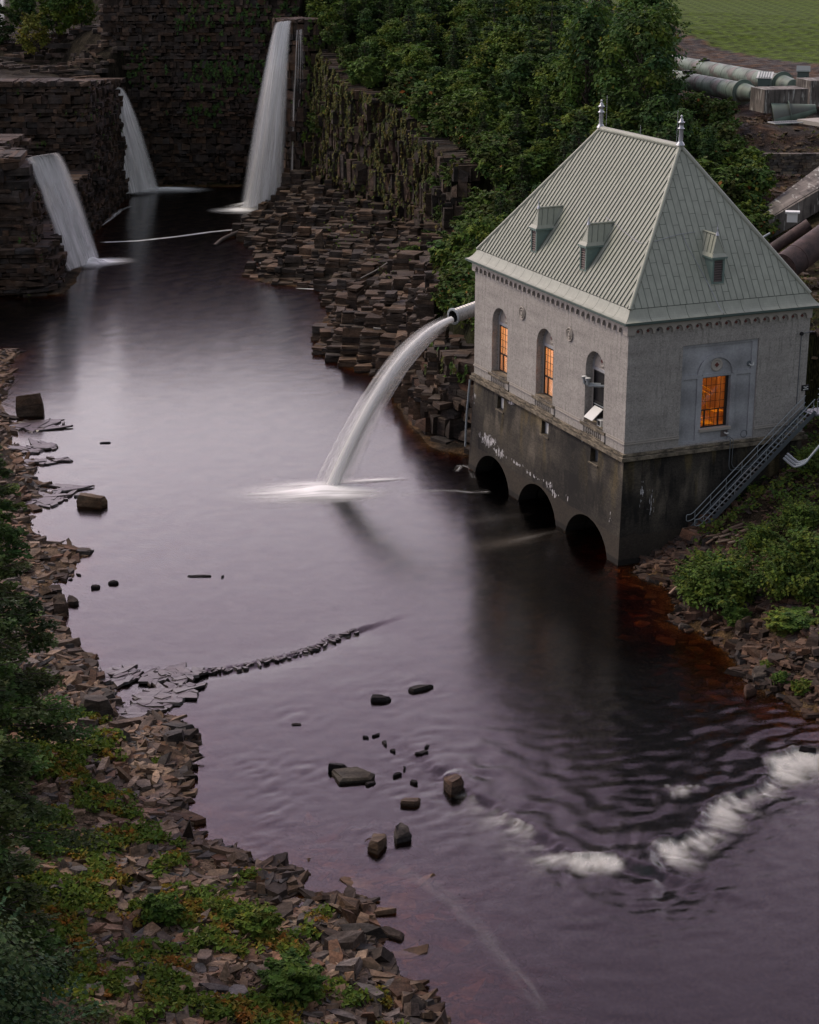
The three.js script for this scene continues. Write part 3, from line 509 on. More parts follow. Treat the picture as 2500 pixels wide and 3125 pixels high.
// stained lower concrete; one texture for each front. u runs along the wall, v up, over its whole length and 8.4 m
function baseTex(len, seed, marks) {
  return texture(1024, 512, (u, v) => {
    const y = v * 8.4, s = u * len;
    const big = tf(u, v, 7, 3, 5, seed), st = tf(u, v, 60, 6, 4, seed + 5), st2 = tf(u, v, 18, 2, 4, seed + 9), g = tf(u, v, 200, 100, 2, seed + 3), bd = (y % 0.33) / 0.33;
    let k = 0.19 + 0.34 * (big - 0.5) + 0.12 * (g - 0.5) - (bd < 0.1 ? 0.03 : 0);
    k -= 0.10 * smooth(0.42, 0.72, st) * smooth(0.35, 0.6, tf(u, v, 5, 4, 3, seed + 77)); k = Math.max(0.06, k); k += 0.13 * smooth(0.5, 0.75, st2) * smooth(2.5, 6, y);
    let c = [k * 1.05, k * 0.98, k * 0.86];
    const oc = smooth(0.55, 0.75, tf(u, v, 22, 2, 4, seed + 21)) * smooth(3, 6.5, y); c = [c[0] + 0.07 * oc, c[1] + 0.05 * oc, c[2] - 0.01 * oc];   // ochre runs under the ledge
    const tide = 2.35 + 0.5 * (tf(u, v, 10, 2, 3, seed + 31) - 0.5); if (y < tide) { const q = 0.20 + 0.09 * (g - 0.5) + 0.10 * (big - 0.5); c = [q * 1.06, q * 0.95, q * 0.80]; }   // brown silt up to the flood line
    if (y < 0.35 + 0.2 * g) c = c.map(t => t * 0.5);
    for (const [a, b, w, h, n] of marks) {                                                                          // white lime crusts
      const du = (s - a) / w, dv = (y - b - 0.25 * (tf(u, v, 40, 3, 2, 5) - 0.5)) / h;
      if (Math.abs(du) < 1 && dv > -1 && dv < 0.6) { const t = tf(u, v, 240, 22, 3, seed + 41) * (1 - Math.abs(du) * 0.5) * (1 - Math.abs(dv) * 0.6) * n; if (t > 0.42) { const q = 0.55 + 0.3 * g; c = [q, q, q * 1.02]; } }
    }
    return c;
  }, true);
}
const limeA = [[23.5, 3.6, 2.2, 0.9, 1.15], [21.2, 3.1, 1.8, 0.8, 1.0], [18.0, 3.1, 2.6, 0.35, 0.9], [14.8, 2.9, 2.4, 0.3, 0.9], [12.0, 3.0, 1.5, 0.5, 1], [10.8, 2.6, 1.0, 0.6, 1.0], [19.7, 8.0, 0.9, 0.3, 1.1], [26.9, 6.6, 0.35, 1.4, 1.1], [8.6, 2.8, 0.5, 0.9, 0.85], [1.6, 3.2, 0.6, 1.0, 0.85], [6.6, 8.2, 0.8, 0.5, 0.9]];
const limeB = [[0.6, 7.0, 0.5, 1.4, 1.2], [1.4, 5.6, 0.9, 2.2, 0.95], [0.5, 4.8, 0.25, 0.5, 1.1], [2.6, 4.6, 0.6, 2.2, 0.85]];
const uvBase = (g, len, swap) => { const p = g.attributes.position, u = g.attributes.uv; for (let i = 0; i < p.count; i++) { const end = swap ? Math.abs(g.attributes.normal.getZ(i)) > 0.7 : Math.abs(g.attributes.normal.getX(i)) > 0.7; u.setXY(i, (end ? (swap ? p.getX(i) : -p.getZ(i)) + 3 : swap ? -p.getZ(i) : p.getX(i)) / len, p.getY(i) / 8.4); } return g; };
M.baseA = std({ map: baseTex(LA, 300, limeA), bumpMap: wallBump, bumpScale: 0.02, roughness: 0.9 });
M.baseB = std({ map: baseTex(LB, 400, limeB), bumpMap: wallBump, bumpScale: 0.02, roughness: 0.9 });
const HL = 8.3;                       // underside of the ledge
const batter = g => { const p = g.attributes.position; for (let i = 0; i < p.count; i++) { const k = 0.32 * (1 - p.getY(i) / HL); p.setX(i, p.getX(i) + (p.getX(i) - LB / 2) / (LB / 2) * k); p.setZ(i, p.getZ(i) + (p.getZ(i) + LA / 2) / (LA / 2) * k); } g.computeVertexNormals(); return g; };
const rectHole = (x0, x1, y0, y1) => new THREE.Path([v2(x0, y0), v2(x0, y1), v2(x1, y1), v2(x1, y0)]);
const rectShape = (x0, x1, y0, y1) => new THREE.Shape([v2(x0, y0), v2(x1, y0), v2(x1, y1), v2(x0, y1)]);
const band = (r, w, d) => new THREE.LatheGeometry([[r - w, 0], [r, 0], [r, d * 0.7], [r - w * 0.3, d], [r - w * 0.7, d], [r - w, d * 0.7], [r - w, 0]].map(q => v2(...q)), 36).rotateX(Math.PI / 2);
const extr = (s, d, n = 24) => new THREE.ExtrudeGeometry(s, { depth: d, bevelEnabled: false, curveSegments: n });
// river front: shape x = distance from the near corner, extruded inwards
const onRiver = (s, d, x0 = 0, n) => extr(s, d, n).rotateY(Math.PI / 2).translate(x0, 0, 0);
const onNear = (s, d, z0 = 0, n) => extr(s, d, n).translate(0, 0, z0 - d);
{
  // draught arches and vent openings in the battered base
  const s = rectShape(0, LA, -3, HL);
  for (const c of [5.15, 13.7, 22.35]) { const h = new THREE.Path(); h.moveTo(c - 3.5, -2.9); h.lineTo(c - 3.5, -0.6); for (let i = 1; i <= 24; i++) { const a = Math.PI * (1 - i / 24); h.lineTo(c + 3.5 * Math.cos(a), -0.6 + 2.95 * Math.sin(a)); } h.lineTo(c + 3.5, -2.9); h.closePath(); s.holes.push(h); }
  for (const c of [4.6, 13.1, 21.6]) s.holes.push(rectHole(c - 0.62, c + 0.62, 6.85, 8.0));
  const g = onRiver(s, 1.6); uvBase(g, LA, true); mesh('base_wall', batter(g), M.baseA, house).userData.label = 'stained river-front base with three arches';
  const b = onNear(rectShape(1.6, LB, -3, HL), 1.4); uvBase(b, LB, false); mesh('base_wall', batter(b), M.baseB, house);
  const far = boxUV(new THREE.BoxGeometry(LB - 1.6, HL + 3, 1).translate((LB + 1.6) / 2, (HL - 3) / 2, -LA + 0.5)); uvBase(far, LB, false); mesh('base_wall', batter(far), M.baseB, house);
  const bk = boxUV(new THREE.BoxGeometry(1, HL + 3, LA - 2.4).translate(LB - 0.5, (HL - 3) / 2, -LA / 2 - 0.2)); uvBase(bk, LA, true); mesh('base_wall', batter(bk), M.baseB, house);
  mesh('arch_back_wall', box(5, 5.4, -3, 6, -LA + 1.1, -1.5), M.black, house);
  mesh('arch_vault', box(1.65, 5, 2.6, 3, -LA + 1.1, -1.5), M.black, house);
  for (const c of [9.4, 18.05]) mesh('arch_pier', box(1.65, 5, -3, 2.55, -c - 0.7, -c + 0.7), M.baseB, house);
  // vents with slats
  for (const [c, n] of [[4.6, 0], [13.1, 1], [21.6, 1]]) {
    const v = base('vent', 0, 0, 0, 0, house);
    mesh('backing', box(0.42, 0.46, 6.86, 7.99, -c - 0.61, -c + 0.61), n ? M.black : M.steelDark, v);
    if (n) { mesh('frame', merge([box(0.3, 0.4, 6.86, 6.93, -c - 0.61, -c + 0.61), box(0.3, 0.4, 7.92, 7.99, -c - 0.61, -c + 0.61), box(0.3, 0.4, 6.93, 7.92, -c - 0.61, -c - 0.54), box(0.3, 0.4, 6.93, 7.92, -c + 0.54, -c + 0.61)]), M.steel, v); for (let k = 0; k < 8; k++) mesh('slat', boxUV(new THREE.BoxGeometry(0.03, 0.11, 1.06).rotateZ(-0.7).translate(0.34, 7.0 + k * 0.123, -c)), M.white, v); }
    mesh('sill', box(-0.16, 0.3, 6.72, 6.84, -c - 0.75, -c + 0.75), M.ledge, v);
  }
  // ledge, string course
  const ring = (o, i) => { const q = rectShape(-o, LB + o, -o, LA + o); q.holes.push(rectHole(i, LB - i, i, LA - i)); return q; };
  const ringG = (o, i, y, h) => boxUV(new THREE.ExtrudeGeometry(ring(o, i), { depth: h, bevelEnabled: true, bevelSize: 0.03, bevelThickness: 0.03, bevelSegments: 1 }).rotateX(-Math.PI / 2).translate(0, y, 0));
  mesh('ledge', ringG(0.28, 0.4, HL + 0.03, 0.26), M.ledge, house); mesh('ledge', ringG(0.16, 0.4, HL + 0.38, 0.16), M.ledge, house);
  for (const [o, y, h] of [[0.10, 9.58, 0.10], [0.05, 9.74, 0.06]]) {
    // the string course stops at the near front's panel and at the balustrades
    for (const [a, b] of [[0, 2.75], [7.15, 11.3], [15.7, 19.85], [24.25, LA]]) mesh('string_course', box(-o, 0.1, y, y + h, -b, -a + o), M.trim, house);
    mesh('string_course', box(0.01, 4.75, y, y + h, -0.1, o), M.trim, house); mesh('string_course', box(11.5, LB + o, y, y + h, -0.1, o), M.trim, house);
  }
  // upper walls
  const up = rectShape(0, LA, 8.6, 19.05), centres = [4.95, 13.5, 22.05];
  for (const c of centres) {
    const h = new THREE.Path(); h.moveTo(c - 1.53, 9.92); h.lineTo(c - 1.53, 14.2); h.absarc(c, 14.2, 1.53, Math.PI, 0, true); h.lineTo(c + 1.53, 9.92); h.closePath(); up.holes.push(h);
    up.holes.push(rectHole(c - 1.35, c + 1.35, 8.98, 9.5));
  }
  mesh('wall', boxUV(onRiver(up, 0.62)), M.wall, house);
  const nb = rectShape(0.62, LB, 8.6, 19.05); nb.holes.push(rectHole(4.75, 11.5, 8.95, 16.82)); mesh('wall', boxUV(onNear(nb, 0.24)), M.wall, house);
  mesh('wall', box(0.62, LB, 8.6, 19.05, -LA, -LA + 0.5), M.wall, house); mesh('wall', box(LB - 0.5, LB, 8.6, 19.05, -LA + 0.5, -0.3), M.wall, house);
  // panel of the near front with its mouldings
  const pn = rectShape(4.7, 11.55, 8.9, 16.9); pn.holes.push(rectHole(6.74, 9.2, 10.05, 14.1)); mesh('wall_panel', boxUV(onNear(pn, 0.3, -0.26)), M.smoothWall, house);
  const t = 0.11, mould = (x0, x1, y0, y1, d = t) => box(x0, x1, y0, y1, -0.262, -0.26 + d);
  const mouldings = [mould(4.76, 5.02, 8.96, 16.81), mould(11.0, 11.49, 8.96, 16.81), mould(5.02, 11.0, 16.6, 16.81), mould(5.02, 6.26, 14.1, 14.42), mould(9.72, 11.0, 14.1, 14.42), mould(6.26, 6.72, 8.96, 14.24), mould(9.24, 9.72, 8.96, 14.24), mould(6.72, 9.24, 14.12, 14.36), mould(5.02, 6.26, 8.96, 9.16), mould(9.72, 11.0, 8.96, 9.16)];
  for (const q of mouldings) mesh('moulding', q, M.smoothWall, house);
  const arch = new THREE.Shape(); arch.absarc(7.98, 14.243, 1.735, 0, Math.PI, false); arch.absarc(7.98, 14.243, 1.36, Math.PI, 0, true); mesh('arch_moulding', boxUV(onNear(arch, 0.14, -0.26 + 0.138, 24)), M.smoothWall, house);
  mesh('window_sill', box(6.6, 9.42, 9.82, 10.04, -0.5, -0.02), M.trim, house);
  const disc = (parent, at, turn) => { // stone ring with a tile lozenge
    const d = base('roundel', ...at, turn, parent); 
    mesh('ring', band(0.52, 0.18, 0.07), M.trim, d); mesh('disc', new THREE.CylinderGeometry(0.345, 0.345, 0.04, 28).rotateX(Math.PI / 2).translate(0, 0, 0.015), M.trim, d);
    mesh('tile_lozenge', boxUV(new THREE.BoxGeometry(0.28, 0.28, 0.03).rotateZ(Math.PI / 4).translate(0, 0, 0.045)), M.red, d); return d;
  };
  disc(house, [7.95, 15.02, -0.255], 0);
  // river windows
  centres.forEach((c, k) => {
    const ty = new THREE.Shape(); ty.moveTo(c - 1.6, 14.0); ty.lineTo(c + 1.6, 14.0); ty.lineTo(c + 1.6, 15.95); ty.lineTo(c - 1.6, 15.95);
    mesh('tympanum', boxUV(onRiver(ty, 0.2, 0.64)), M.trim, house);
    const rim = new THREE.Shape(); rim.absarc(c, 14.2, 1.55, 0, Math.PI, false); rim.lineTo(c - 1.55, 14.02); rim.lineTo(c + 1.55, 14.02); const cut = new THREE.Path(); cut.absarc(c, 14.26, 1.28, 0, Math.PI, false); rim.holes.push(cut);
    mesh('arch_moulding', boxUV(onRiver(rim, 0.05, 0.595)), M.smoothWall, house);
    disc(house, [0.635, 14.92, -c], -Math.PI / 2);
    mesh('window_sill', box(-0.05, 0.9, 9.78, 9.94, -c - 1.52, -c + 1.52), M.ledge, house);
    // balustrade
    const bal = base('balustrade', 0, 0, 0, 0, house);
    mesh('niche', box(0.56, 0.6, 8.97, 9.51, -c - 1.36, -c + 1.36), M.baseB, bal);
    mesh('coping', box(-0.14, 0.34, 9.52, 9.72, -c - 2.0, -c + 2.0), M.ledge, bal); mesh('plinth', box(-0.12, 0.34, 8.86, 8.99, -c - 2.0, -c + 2.0), M.ledge, bal);
    for (const q of [-1.72, 1.72]) mesh('pedestal', box(-0.09, 0.1, 8.99, 9.52, -c + q - 0.26, -c + q + 0.26), M.wall, bal);
    for (let i = 0; i < 8; i++) mesh('baluster', new THREE.LatheGeometry([[0.055, 0], [0.085, 0.04], [0.06, 0.1], [0.1, 0.24], [0.06, 0.42], [0.085, 0.5], [0.06, 0.54]].map(a => v2(...a)), 8).translate(0.0, 8.985, -c - 1.18 + i * 0.337), M.trim, bal);
    // window itself
    const w = base('window', 0, 0, 0, 0, house), x = 0.62, fr = (y0, y1, a, b, d = 0.09) => box(x, x + d, y0, y1, -c + a, -c + b);
    mesh('jamb', box(0.622, 1.0, 9.94, 14.0, -c - 1.54, -c - 1.3), M.trim, w); mesh('jamb', box(0.622, 1.0, 9.94, 14.0, -c + 1.3, -c + 1.54), M.trim, w);
    mesh('frame', merge([fr(9.95, 10.05, -1.29, 1.29), fr(13.9, 13.99, -1.29, 1.29), fr(10.05, 13.9, -1.29, -1.2), fr(10.05, 13.9, 1.2, 1.29), fr(11.44, 11.56, -1.2, 1.2), fr(10.05, 11.44, -0.65, -0.55), fr(10.05, 11.44, 0.55, 0.65)]), M.frame, w);
    if (k > 0) {
      for (let i = 1; i < 5; i++) mesh('muntin', box(x + 0.02, x + 0.06, 11.56, 13.9, -c - 1.2 + i * 0.48 - 0.014, -c - 1.2 + i * 0.48 + 0.014), M.frame, w);
      for (const y of [12.14, 12.73, 13.31]) mesh('muntin', box(x + 0.02, x + 0.06, y - 0.014, y + 0.014, -c - 1.2, -c + 1.2), M.frame, w);
      for (let i = 0; i < 5; i++) for (let j = 0; j < 4; j++) mesh('pane', box(x + 0.03, x + 0.036, 11.57 + j * 0.585, 12.13 + j * 0.585, -c - 1.18 + i * 0.48, -c - 0.74 + i * 0.48), M.glass, w);
      for (const [a, b] of [[-1.19, -0.66], [-0.54, 0.54], [0.66, 1.19]]) mesh('pane', box(x + 0.03, x + 0.036, 10.06, 11.43, -c + a, -c + b), M.glass, w);
      mesh('blind', box(x + 0.12, x + 0.125, 9.98, 13.97, -c - 1.25, -c + 1.25), M.blind, w);
    } else {
      mesh('dark_panel', box(x + 0.10, x + 0.14, 9.97, 13.97, -c - 1.29, -c + 1.29), M.black, w).userData.label = 'blackened boards closing the near river window';
      mesh('rail', box(x - 0.06, x - 0.01, 11.3, 11.36, -c - 1.1, -c + 1.25), M.steel, w);
    }
  });
  // vent pipes, tilted flap and box unit in the dark window
  const cz = -4.95;
  for (const q of [-0.15, -0.75]) {
    const p = base('vent_pipe', 0, 0, 0, 0, house);
    mesh('pipe', tube([[0.7, 13.0, cz + q + 0.5], [0.1, 13.0, cz + q + 0.1], [-0.3, 13.0, cz + q - 0.1], [-0.42, 13.12, cz + q - 0.16], [-0.42, 13.4, cz + q - 0.16]], 0.11, 20, 10), M.steel, p);
    mesh('cap', new THREE.CylinderGeometry(0.24, 0.2, 0.16, 16).translate(-0.42, 13.5, cz + q - 0.16), M.steel, p); mesh('lid', new THREE.SphereGeometry(0.24, 16, 6, 0, 6.3, 0, 1.2).scale(1, 0.35, 1).translate(-0.42, 13.58, cz + q - 0.16), M.white, p);
  }
  mesh('tilted_flap', boxUV(new THREE.BoxGeometry(1.25, 0.05, 1.35).rotateZ(0.72).translate(0.12, 10.75, cz - 0.25)), M.white, house).userData.label = 'pale propped-open window flap';
  mesh('box_unit', boxUV(new THREE.BoxGeometry(0.5, 0.5, 0.6).translate(0.35, 10.2, cz + 0.7)), M.white, house); mesh('box_grille', box(0.08, 0.099, 10.02, 10.38, cz + 0.5, cz + 0.9), M.black, house);
  // river-front medallions
  for (const q of [9.25, 17.75]) {
    const m = base('medallion', -0.005, 16.18, -q, -Math.PI / 2, house);
    for (const [r, w2, d] of [[0.56, 0.1, 0.11], [0.36, 0.09, 0.13]]) mesh('ring', band(r, w2, d), M.trim, m);
    mesh('emblem', boxUV(extr(new THREE.Shape([v2(-0.13, 0.2), v2(-0.15, -0.02), v2(0, -0.24), v2(0.15, -0.02), v2(0.13, 0.2), v2(0, 0.14)]), 0.12)), M.trim, m);
  }
  // corbel tables with tile lozenges
  const corbel = (len, n, p) => {
    const y0 = 18.08, y1 = 19.06, s = new THREE.Shape(), st = (len - 0.36 * 2) / n; s.moveTo(-p, y1); s.lineTo(-p, y0); s.lineTo(0.36, y0);
    for (let i = 0; i < n; i++) { const c = 0.36 + st * (i + 0.5), r = 0.325; s.lineTo(c - r - 0.02, y0); s.lineTo(c - r, y0 + 0.14); for (let k = 1; k < 12; k++) { const a = Math.PI * (1 - k / 12); s.lineTo(c + r * Math.cos(a), y0 + 0.14 + r * Math.sin(a)); } s.lineTo(c + r, y0 + 0.14); s.lineTo(c + r + 0.02, y0); }
    s.lineTo(len + p, y0); s.lineTo(len + p, y1); return [s, st];
  };
  const [ca, sa] = corbel(LA, 31, 0.22), [cb, sb] = corbel(LB, 18, 0.002);
  mesh('corbel_table', boxUV(onRiver(ca, 0.218, -0.22)), M.trim, house); mesh('corbel_table', boxUV(onNear(cb, 0.22, 0.222)), M.trim, house);
  const loz = new THREE.BoxGeometry(0.16, 0.16, 0.03).rotateZ(Math.PI / 4), lozA = loz.clone().rotateY(Math.PI / 2);
  for (let i = 0; i < 31; i++) { const m = mesh('tile_lozenge', lozA, M.darkTile, house); m.position.set(-0.012, 18.28, -(0.36 + sa * (i + 0.5))); }
  for (let i = 0; i < 18; i++) { const m = mesh('tile_lozenge', loz, i === 2 ? M.darkTile : M.red, house); m.position.set(0.36 + sb * (i + 0.5), 18.28, 0.012); m.scale.setScalar(1.25); }
  // near window with its grid of panes
  const w = base('window', 0, 0, 0, 0, house), z = -0.42, f = (x0, x1, y0, y1, d = 0.09) => box(x0, x1, y0, y1, z - d, z);
  mesh('frame', merge([f(6.76, 9.18, 10.06, 10.15), f(6.76, 9.18, 14.0, 14.09), f(6.76, 6.83, 10.15, 14.0), f(8.98, 9.18, 10.15, 14.0, 0.14), f(6.83, 8.98, 11.42, 11.5), f(7.16, 7.26, 10.15, 11.42), f(8.4, 8.5, 10.15, 11.42)]), M.frame, w).userData.label = 'black steel window frame';
  const X = [6.83, 7.26, 7.69, 8.12, 8.55, 8.98], Y = [11.5, 12.12, 12.75, 13.38, 14.0];
  for (let i = 0; i < 5; i++) for (let j = 0; j < 4; j++) mesh('pane', box(X[i] + 0.012, X[i + 1] - 0.012, Y[j] + 0.012, Y[j + 1] - 0.012, z - 0.045, z - 0.04), M.glass, w);
  for (const x of X.slice(1, 5)) mesh('muntin', box(x - 0.012, x + 0.012, 11.5, 14.0, z - 0.06, z - 0.02), M.frame, w);
  for (const y of Y.slice(1, 4)) mesh('muntin', box(6.83, 8.98, y - 0.012, y + 0.012, z - 0.062, z - 0.022), M.frame, w);
  for (const [a, b] of [[6.84, 7.15], [7.27, 7.68], [7.7, 8.1], [8.12, 8.39], [8.51, 8.97]]) for (const [c, d] of [[10.16, 10.78], [10.8, 11.41]]) mesh('pane', box(a, b, c, d, z - 0.045, z - 0.04), M.glass, w);
  mesh('muntin', box(6.84, 8.97, 10.78, 10.8, z - 0.06, z - 0.02), M.frame, w); for (const x of [7.69, 8.11]) mesh('muntin', box(x - 0.01, x + 0.01, 10.15, 11.42, z - 0.062, z - 0.022), M.frame, w);
}
{ // lit hall inside
  const hall = base('interior', 0, 0, 0, 0, house);
  mesh('floor', box(0.75, LB - 0.55, 8.7, 8.85, -LA + 0.55, -0.6), M.inside, hall); mesh('ceiling', box(0.7, LB - 0.55, 18.6, 18.8, -LA + 0.55, -0.6), M.inside, hall);
  mesh('inner_wall', box(LB - 0.62, LB - 0.55, 8.85, 18.6, -LA + 0.55, -0.6), M.inside, hall); mesh('inner_wall', box(1.1, LB - 0.62, 8.85, 18.6, -9.2, -9.0), M.inside, hall);
  // yellow crane girders and stair flight seen through the near window
  for (const [a, b, r] of [[[5.6, 14.3, -2.2], [9.6, 12.0, -3.4], 0.09], [[5.6, 13.9, -2.2], [9.6, 11.6, -3.4], 0.09], [[6.2, 14.8, -1.8], [8.9, 9.4, -2.6], 0.075], [[6.6, 15.2, -1.8], [9.4, 9.6, -2.6], 0.075], [[6.0, 13.4, -1.6], [8.2, 8.9, -2.2], 0.07], [[5.6, 12.2, -1.6], [7.4, 8.9, -2.2], 0.07], [[5.2, 11.2, -1.5], [6.9, 8.9, -2.0], 0.07]]) mesh('girder', bar(a, b, r, 4), M.yellow, hall);
  for (const [x, z] of [[5.5, -5.5], [11.5, -5.5]]) mesh('column', box(x, x + 0.3, 8.86, 18.59, z, z + 0.3), M.inside, hall);
  for (const [x, y] of [[6.9, 10.4], [7.9, 9.9], [8.8, 10.8]]) mesh('stair_tread', box(x, x + 0.9, y, y + 0.06, -2.6, -1.5), M.yellow, hall);
  const bulb = std({ color: lin(1, 0.8, 0.5), emissive: lin(1, 0.55, 0.2), emissiveIntensity: 6 });
  for (const [x, y, z, I] of [[7.9, 16.6, -1.5, 42], [4.2, 14.5, -13.2, 110], [4.2, 14.5, -21.8, 110]]) {
    const l = base('hall_lamp', x, y, z, 0, house); mesh('lamp_bulb', new THREE.SphereGeometry(0.16, 14, 10), bulb, l); mesh('lamp_cord', new THREE.CylinderGeometry(0.02, 0.02, 18.58 - y - 0.16, 6).translate(0, (18.58 - y + 0.16) / 2, 0), M.black, l);
    const p = new THREE.PointLight(z > -8 ? lin(1, 0.42, 0.10) : lin(1, 0.62, 0.30), I, 0, 2); p.castShadow = true; l.add(p);
  }
}
{ // ---------- roof ----------
  const EX = 0.68, EY = 19.12, KX = -0.12, KY = 19.95, RY = 30.7, r0 = 6.4, cx = LB / 2, cz = -LA / 2;   // eave, kick, ridge
  // profile of the flared skirt from kick to eave
  const flare = t => { const o = lerp(KX, EX, t); return [o, lerp(KY, EY, 1 - Math.pow(1 - t, 1.9)) + 0.0]; };
  const n = 7;
  // sides: origin corner and unit vectors along the wall and outward
  const sides = [{ L: LA, p: s => [0, -s], o: [-1, 0] }, { L: LB, p: s => [s, 0], o: [0, 1] }, { L: LA, p: s => [LB, -LA + s], o: [1, 0] }, { L: LB, p: s => [LB - s, -LA], o: [0, -1] }];
  sides.forEach((q, k) => {
    const m = k === 0 ? 17 : k === 1 ? 10 : 1, flip = k === 0;
    for (let i = 0; i < m; i++) {
      const t = new Tris(), a = q.L * i / m, b = q.L * (i + 1) / m, gap = m > 1 ? 0.018 : 0;
      const at = (s, e, end) => { const [o, y] = flare(e); const along = end === -1 ? s - o : end === 1 ? s + o : s, [x, z] = q.p(along); return [x + q.o[0] * o, y, z + q.o[1] * o]; };
      for (let j = 0; j < n; j++) {
        const e0 = j / n, e1 = (j + 1) / n, l0 = at(a + gap, e0, i === 0 ? -1 : 0), r0_ = at(b - gap, e0, i === m - 1 ? 1 : 0), l1 = at(a + gap, e1, i === 0 ? -1 : 0), r1 = at(b - gap, e1, i === m - 1 ? 1 : 0);
        if (flip) t.quad(l0, r0_, r1, l1, [1, 1, 1]); else t.quad(l1, r1, r0_, l0, [1, 1, 1]);
      }
      const g = t.geo(); g.deleteAttribute('color'); mesh('eave_panel', g, M.roof, house);
    }
  });
  const rr = (o, i) => { const q = rectShape(-o, LB + o, -o, LA + o); q.holes.push(rectHole(i, LB - i, i, LA - i)); return q; };
  const under = (o, i, y, h) => boxUV(new THREE.ExtrudeGeometry(rr(o, i), { depth: h, bevelEnabled: false }).rotateX(-Math.PI / 2).translate(0, y, 0));
  mesh('gutter', under(EX + 0.02, 0.2, 18.97, 0.12), M.gutter, house); mesh('soffit', under(EX - 0.12, 0.3, 18.88, 0.085), M.gutter, house);
  { const t = new Tris(); const k = [1, 1, 1], A = [[KX * -1 - 0.05, 0], [LB + KX + 0.05, 0]], y = KY - 0.06;   // dark deck under the metal sheets
    const c = [[0.15, y, -0.15], [LB - 0.15, y, -0.15], [LB - 0.15, y, -LA + 0.15], [0.15, y, -LA + 0.15]], a = [cx, RY - 0.08, cz - r0], b = [cx, RY - 0.08, cz + r0];
    t.quad(c[3], c[0], b, a, k); t.tri(c[0], c[1], b, k); t.quad(c[1], c[2], a, b, k); t.tri(c[2], c[3], a, k); const g = t.geo(); g.deleteAttribute('color'); mesh('roof_deck', g, M.roofDark, house);
    const t2 = new Tris(), s = [[0, EY + 0.1, 0], [LB, EY + 0.1, 0], [LB, EY + 0.1, -LA], [0, EY + 0.1, -LA]], d = [[-0.4, EY - 0.02, 0.4], [LB + 0.4, EY - 0.02, 0.4], [LB + 0.4, EY - 0.02, -LA - 0.4], [-0.4, EY - 0.02, -LA - 0.4]];
    for (let i = 0; i < 4; i++) { const j = (i + 1) % 4; t2.quad(d[i], d[j], c[j], c[i], k); } const g2 = t2.geo(); g2.deleteAttribute('color'); mesh('roof_deck', g2, M.roofDark, house); }
  // one slope: across s (along the eave), up 0..1; limits of s at height t
  const slope = (P0, along, apexLo, apexHi, L, width, cuts, name, seed, side) => {
    const r = mulberry(seed), count = Math.round(L / width), st = L / count;
    const P = (s, t) => { const lo = lerp(0, apexLo, t), hi = lerp(L, apexHi, t); return P0(s, t); };
    for (let i = 0; i < count; i++) {
      const s0 = i * st + 0.012, s1 = (i + 1) * st - 0.012;
      // greatest t where s is still inside the slope
      const tTop = s => Math.min(1, s < apexLo ? s / apexLo : 1, s > apexHi ? (L - s) / (L - apexHi) : 1);
      const ta = tTop(s0), tb = tTop(s1), hi = Math.max(ta, tb);
      const bounds = [0.004]; if (cuts) { let q = 0.05 + 0.17 * ((i * 0.47) % 1); while (q < hi) { bounds.push(q); q += cuts; } } bounds.push(hi);
      for (let j = 0; j < bounds.length - 1; j++) {
        const a = bounds[j] + (j ? 0.0012 : 0), b = bounds[j + 1] - (j < bounds.length - 2 ? 0.0012 : 0);
        const poly = []; poly.push([s0, Math.min(a, ta)], [s1, Math.min(a, tb)]); if (tb > a) poly.push([s1, Math.min(b, tb)]);
        if (s0 < apexLo && s1 > apexLo && b > 0.999) poly.push([apexLo, 1]); if (s0 < apexHi && s1 > apexHi && b > 0.999) poly.push([apexHi, 1]);
        if (ta > a) poly.push([s0, Math.min(b, ta)]);
        if (poly.length < 3) continue;
        const t = new Tris(), k = [1, 1, 1], pts = poly.map(([s, e]) => P0(s, e));
        for (let q = 1; q < pts.length - 1; q++) t.tri(pts[0], pts[q], pts[q + 1], k);
        if (!t.count) continue; const g = t.geo(); g.deleteAttribute('color');
        const u = g.attributes.uv; for (let q = 0; q < u.count; q++) u.setXY(q, u.getX(q) + i * 3.7 + j * 1.3, u.getY(q) + j * 2.1 + i);
        mesh(name, g, M.roof, house);
      }
      if (i > 0) { const s = i * st, e = tTop(s); if (e > 0.03) mesh('standing_seam', side(s, e - 0.004), M.seam, house); }
    }
  };
  const kx = 0.12, PA = (s, t) => [lerp(kx, cx, t), lerp(KY, RY, t), -s], PB = (s, t) => [s, lerp(KY, RY, t), lerp(-kx, cz + r0, t)];
  const rib = (A, B, w, h, across) => { const d = V(...B).sub(V(...A)), nrm = V(...across).cross(d).normalize(); if (nrm.y < 0) nrm.negate(); const a = V(...across).normalize(), t = new Tris(), k = [1, 1, 1], c = (p, sx, sh) => [p[0] + a.x * w * sx + nrm.x * h * sh, p[1] + a.y * w * sx + nrm.y * h * sh, p[2] + a.z * w * sx + nrm.z * h * sh];
    t.quad(c(A, -1, 0), c(B, -1, 0), c(B, -1, 1), c(A, -1, 1), k); t.quad(c(A, 1, 0), c(A, 1, 1), c(B, 1, 1), c(B, 1, 0), k); t.quad(c(A, -1, 1), c(B, -1, 1), c(B, 1, 1), c(A, 1, 1), k); t.quad(c(A, -1, 0), c(A, -1, 1), c(A, 1, 1), c(A, 1, 0), k); const g = t.geo(); g.deleteAttribute('color'); return g; };
  slope(PA, null, LA / 2 - r0, LA / 2 + r0, LA, 0.545, 0, 'roof_sheet', 1, (s, e) => rib(PA(s, 0.004), PA(s, e), 0.025, 0.085, [0, 0, 1]));
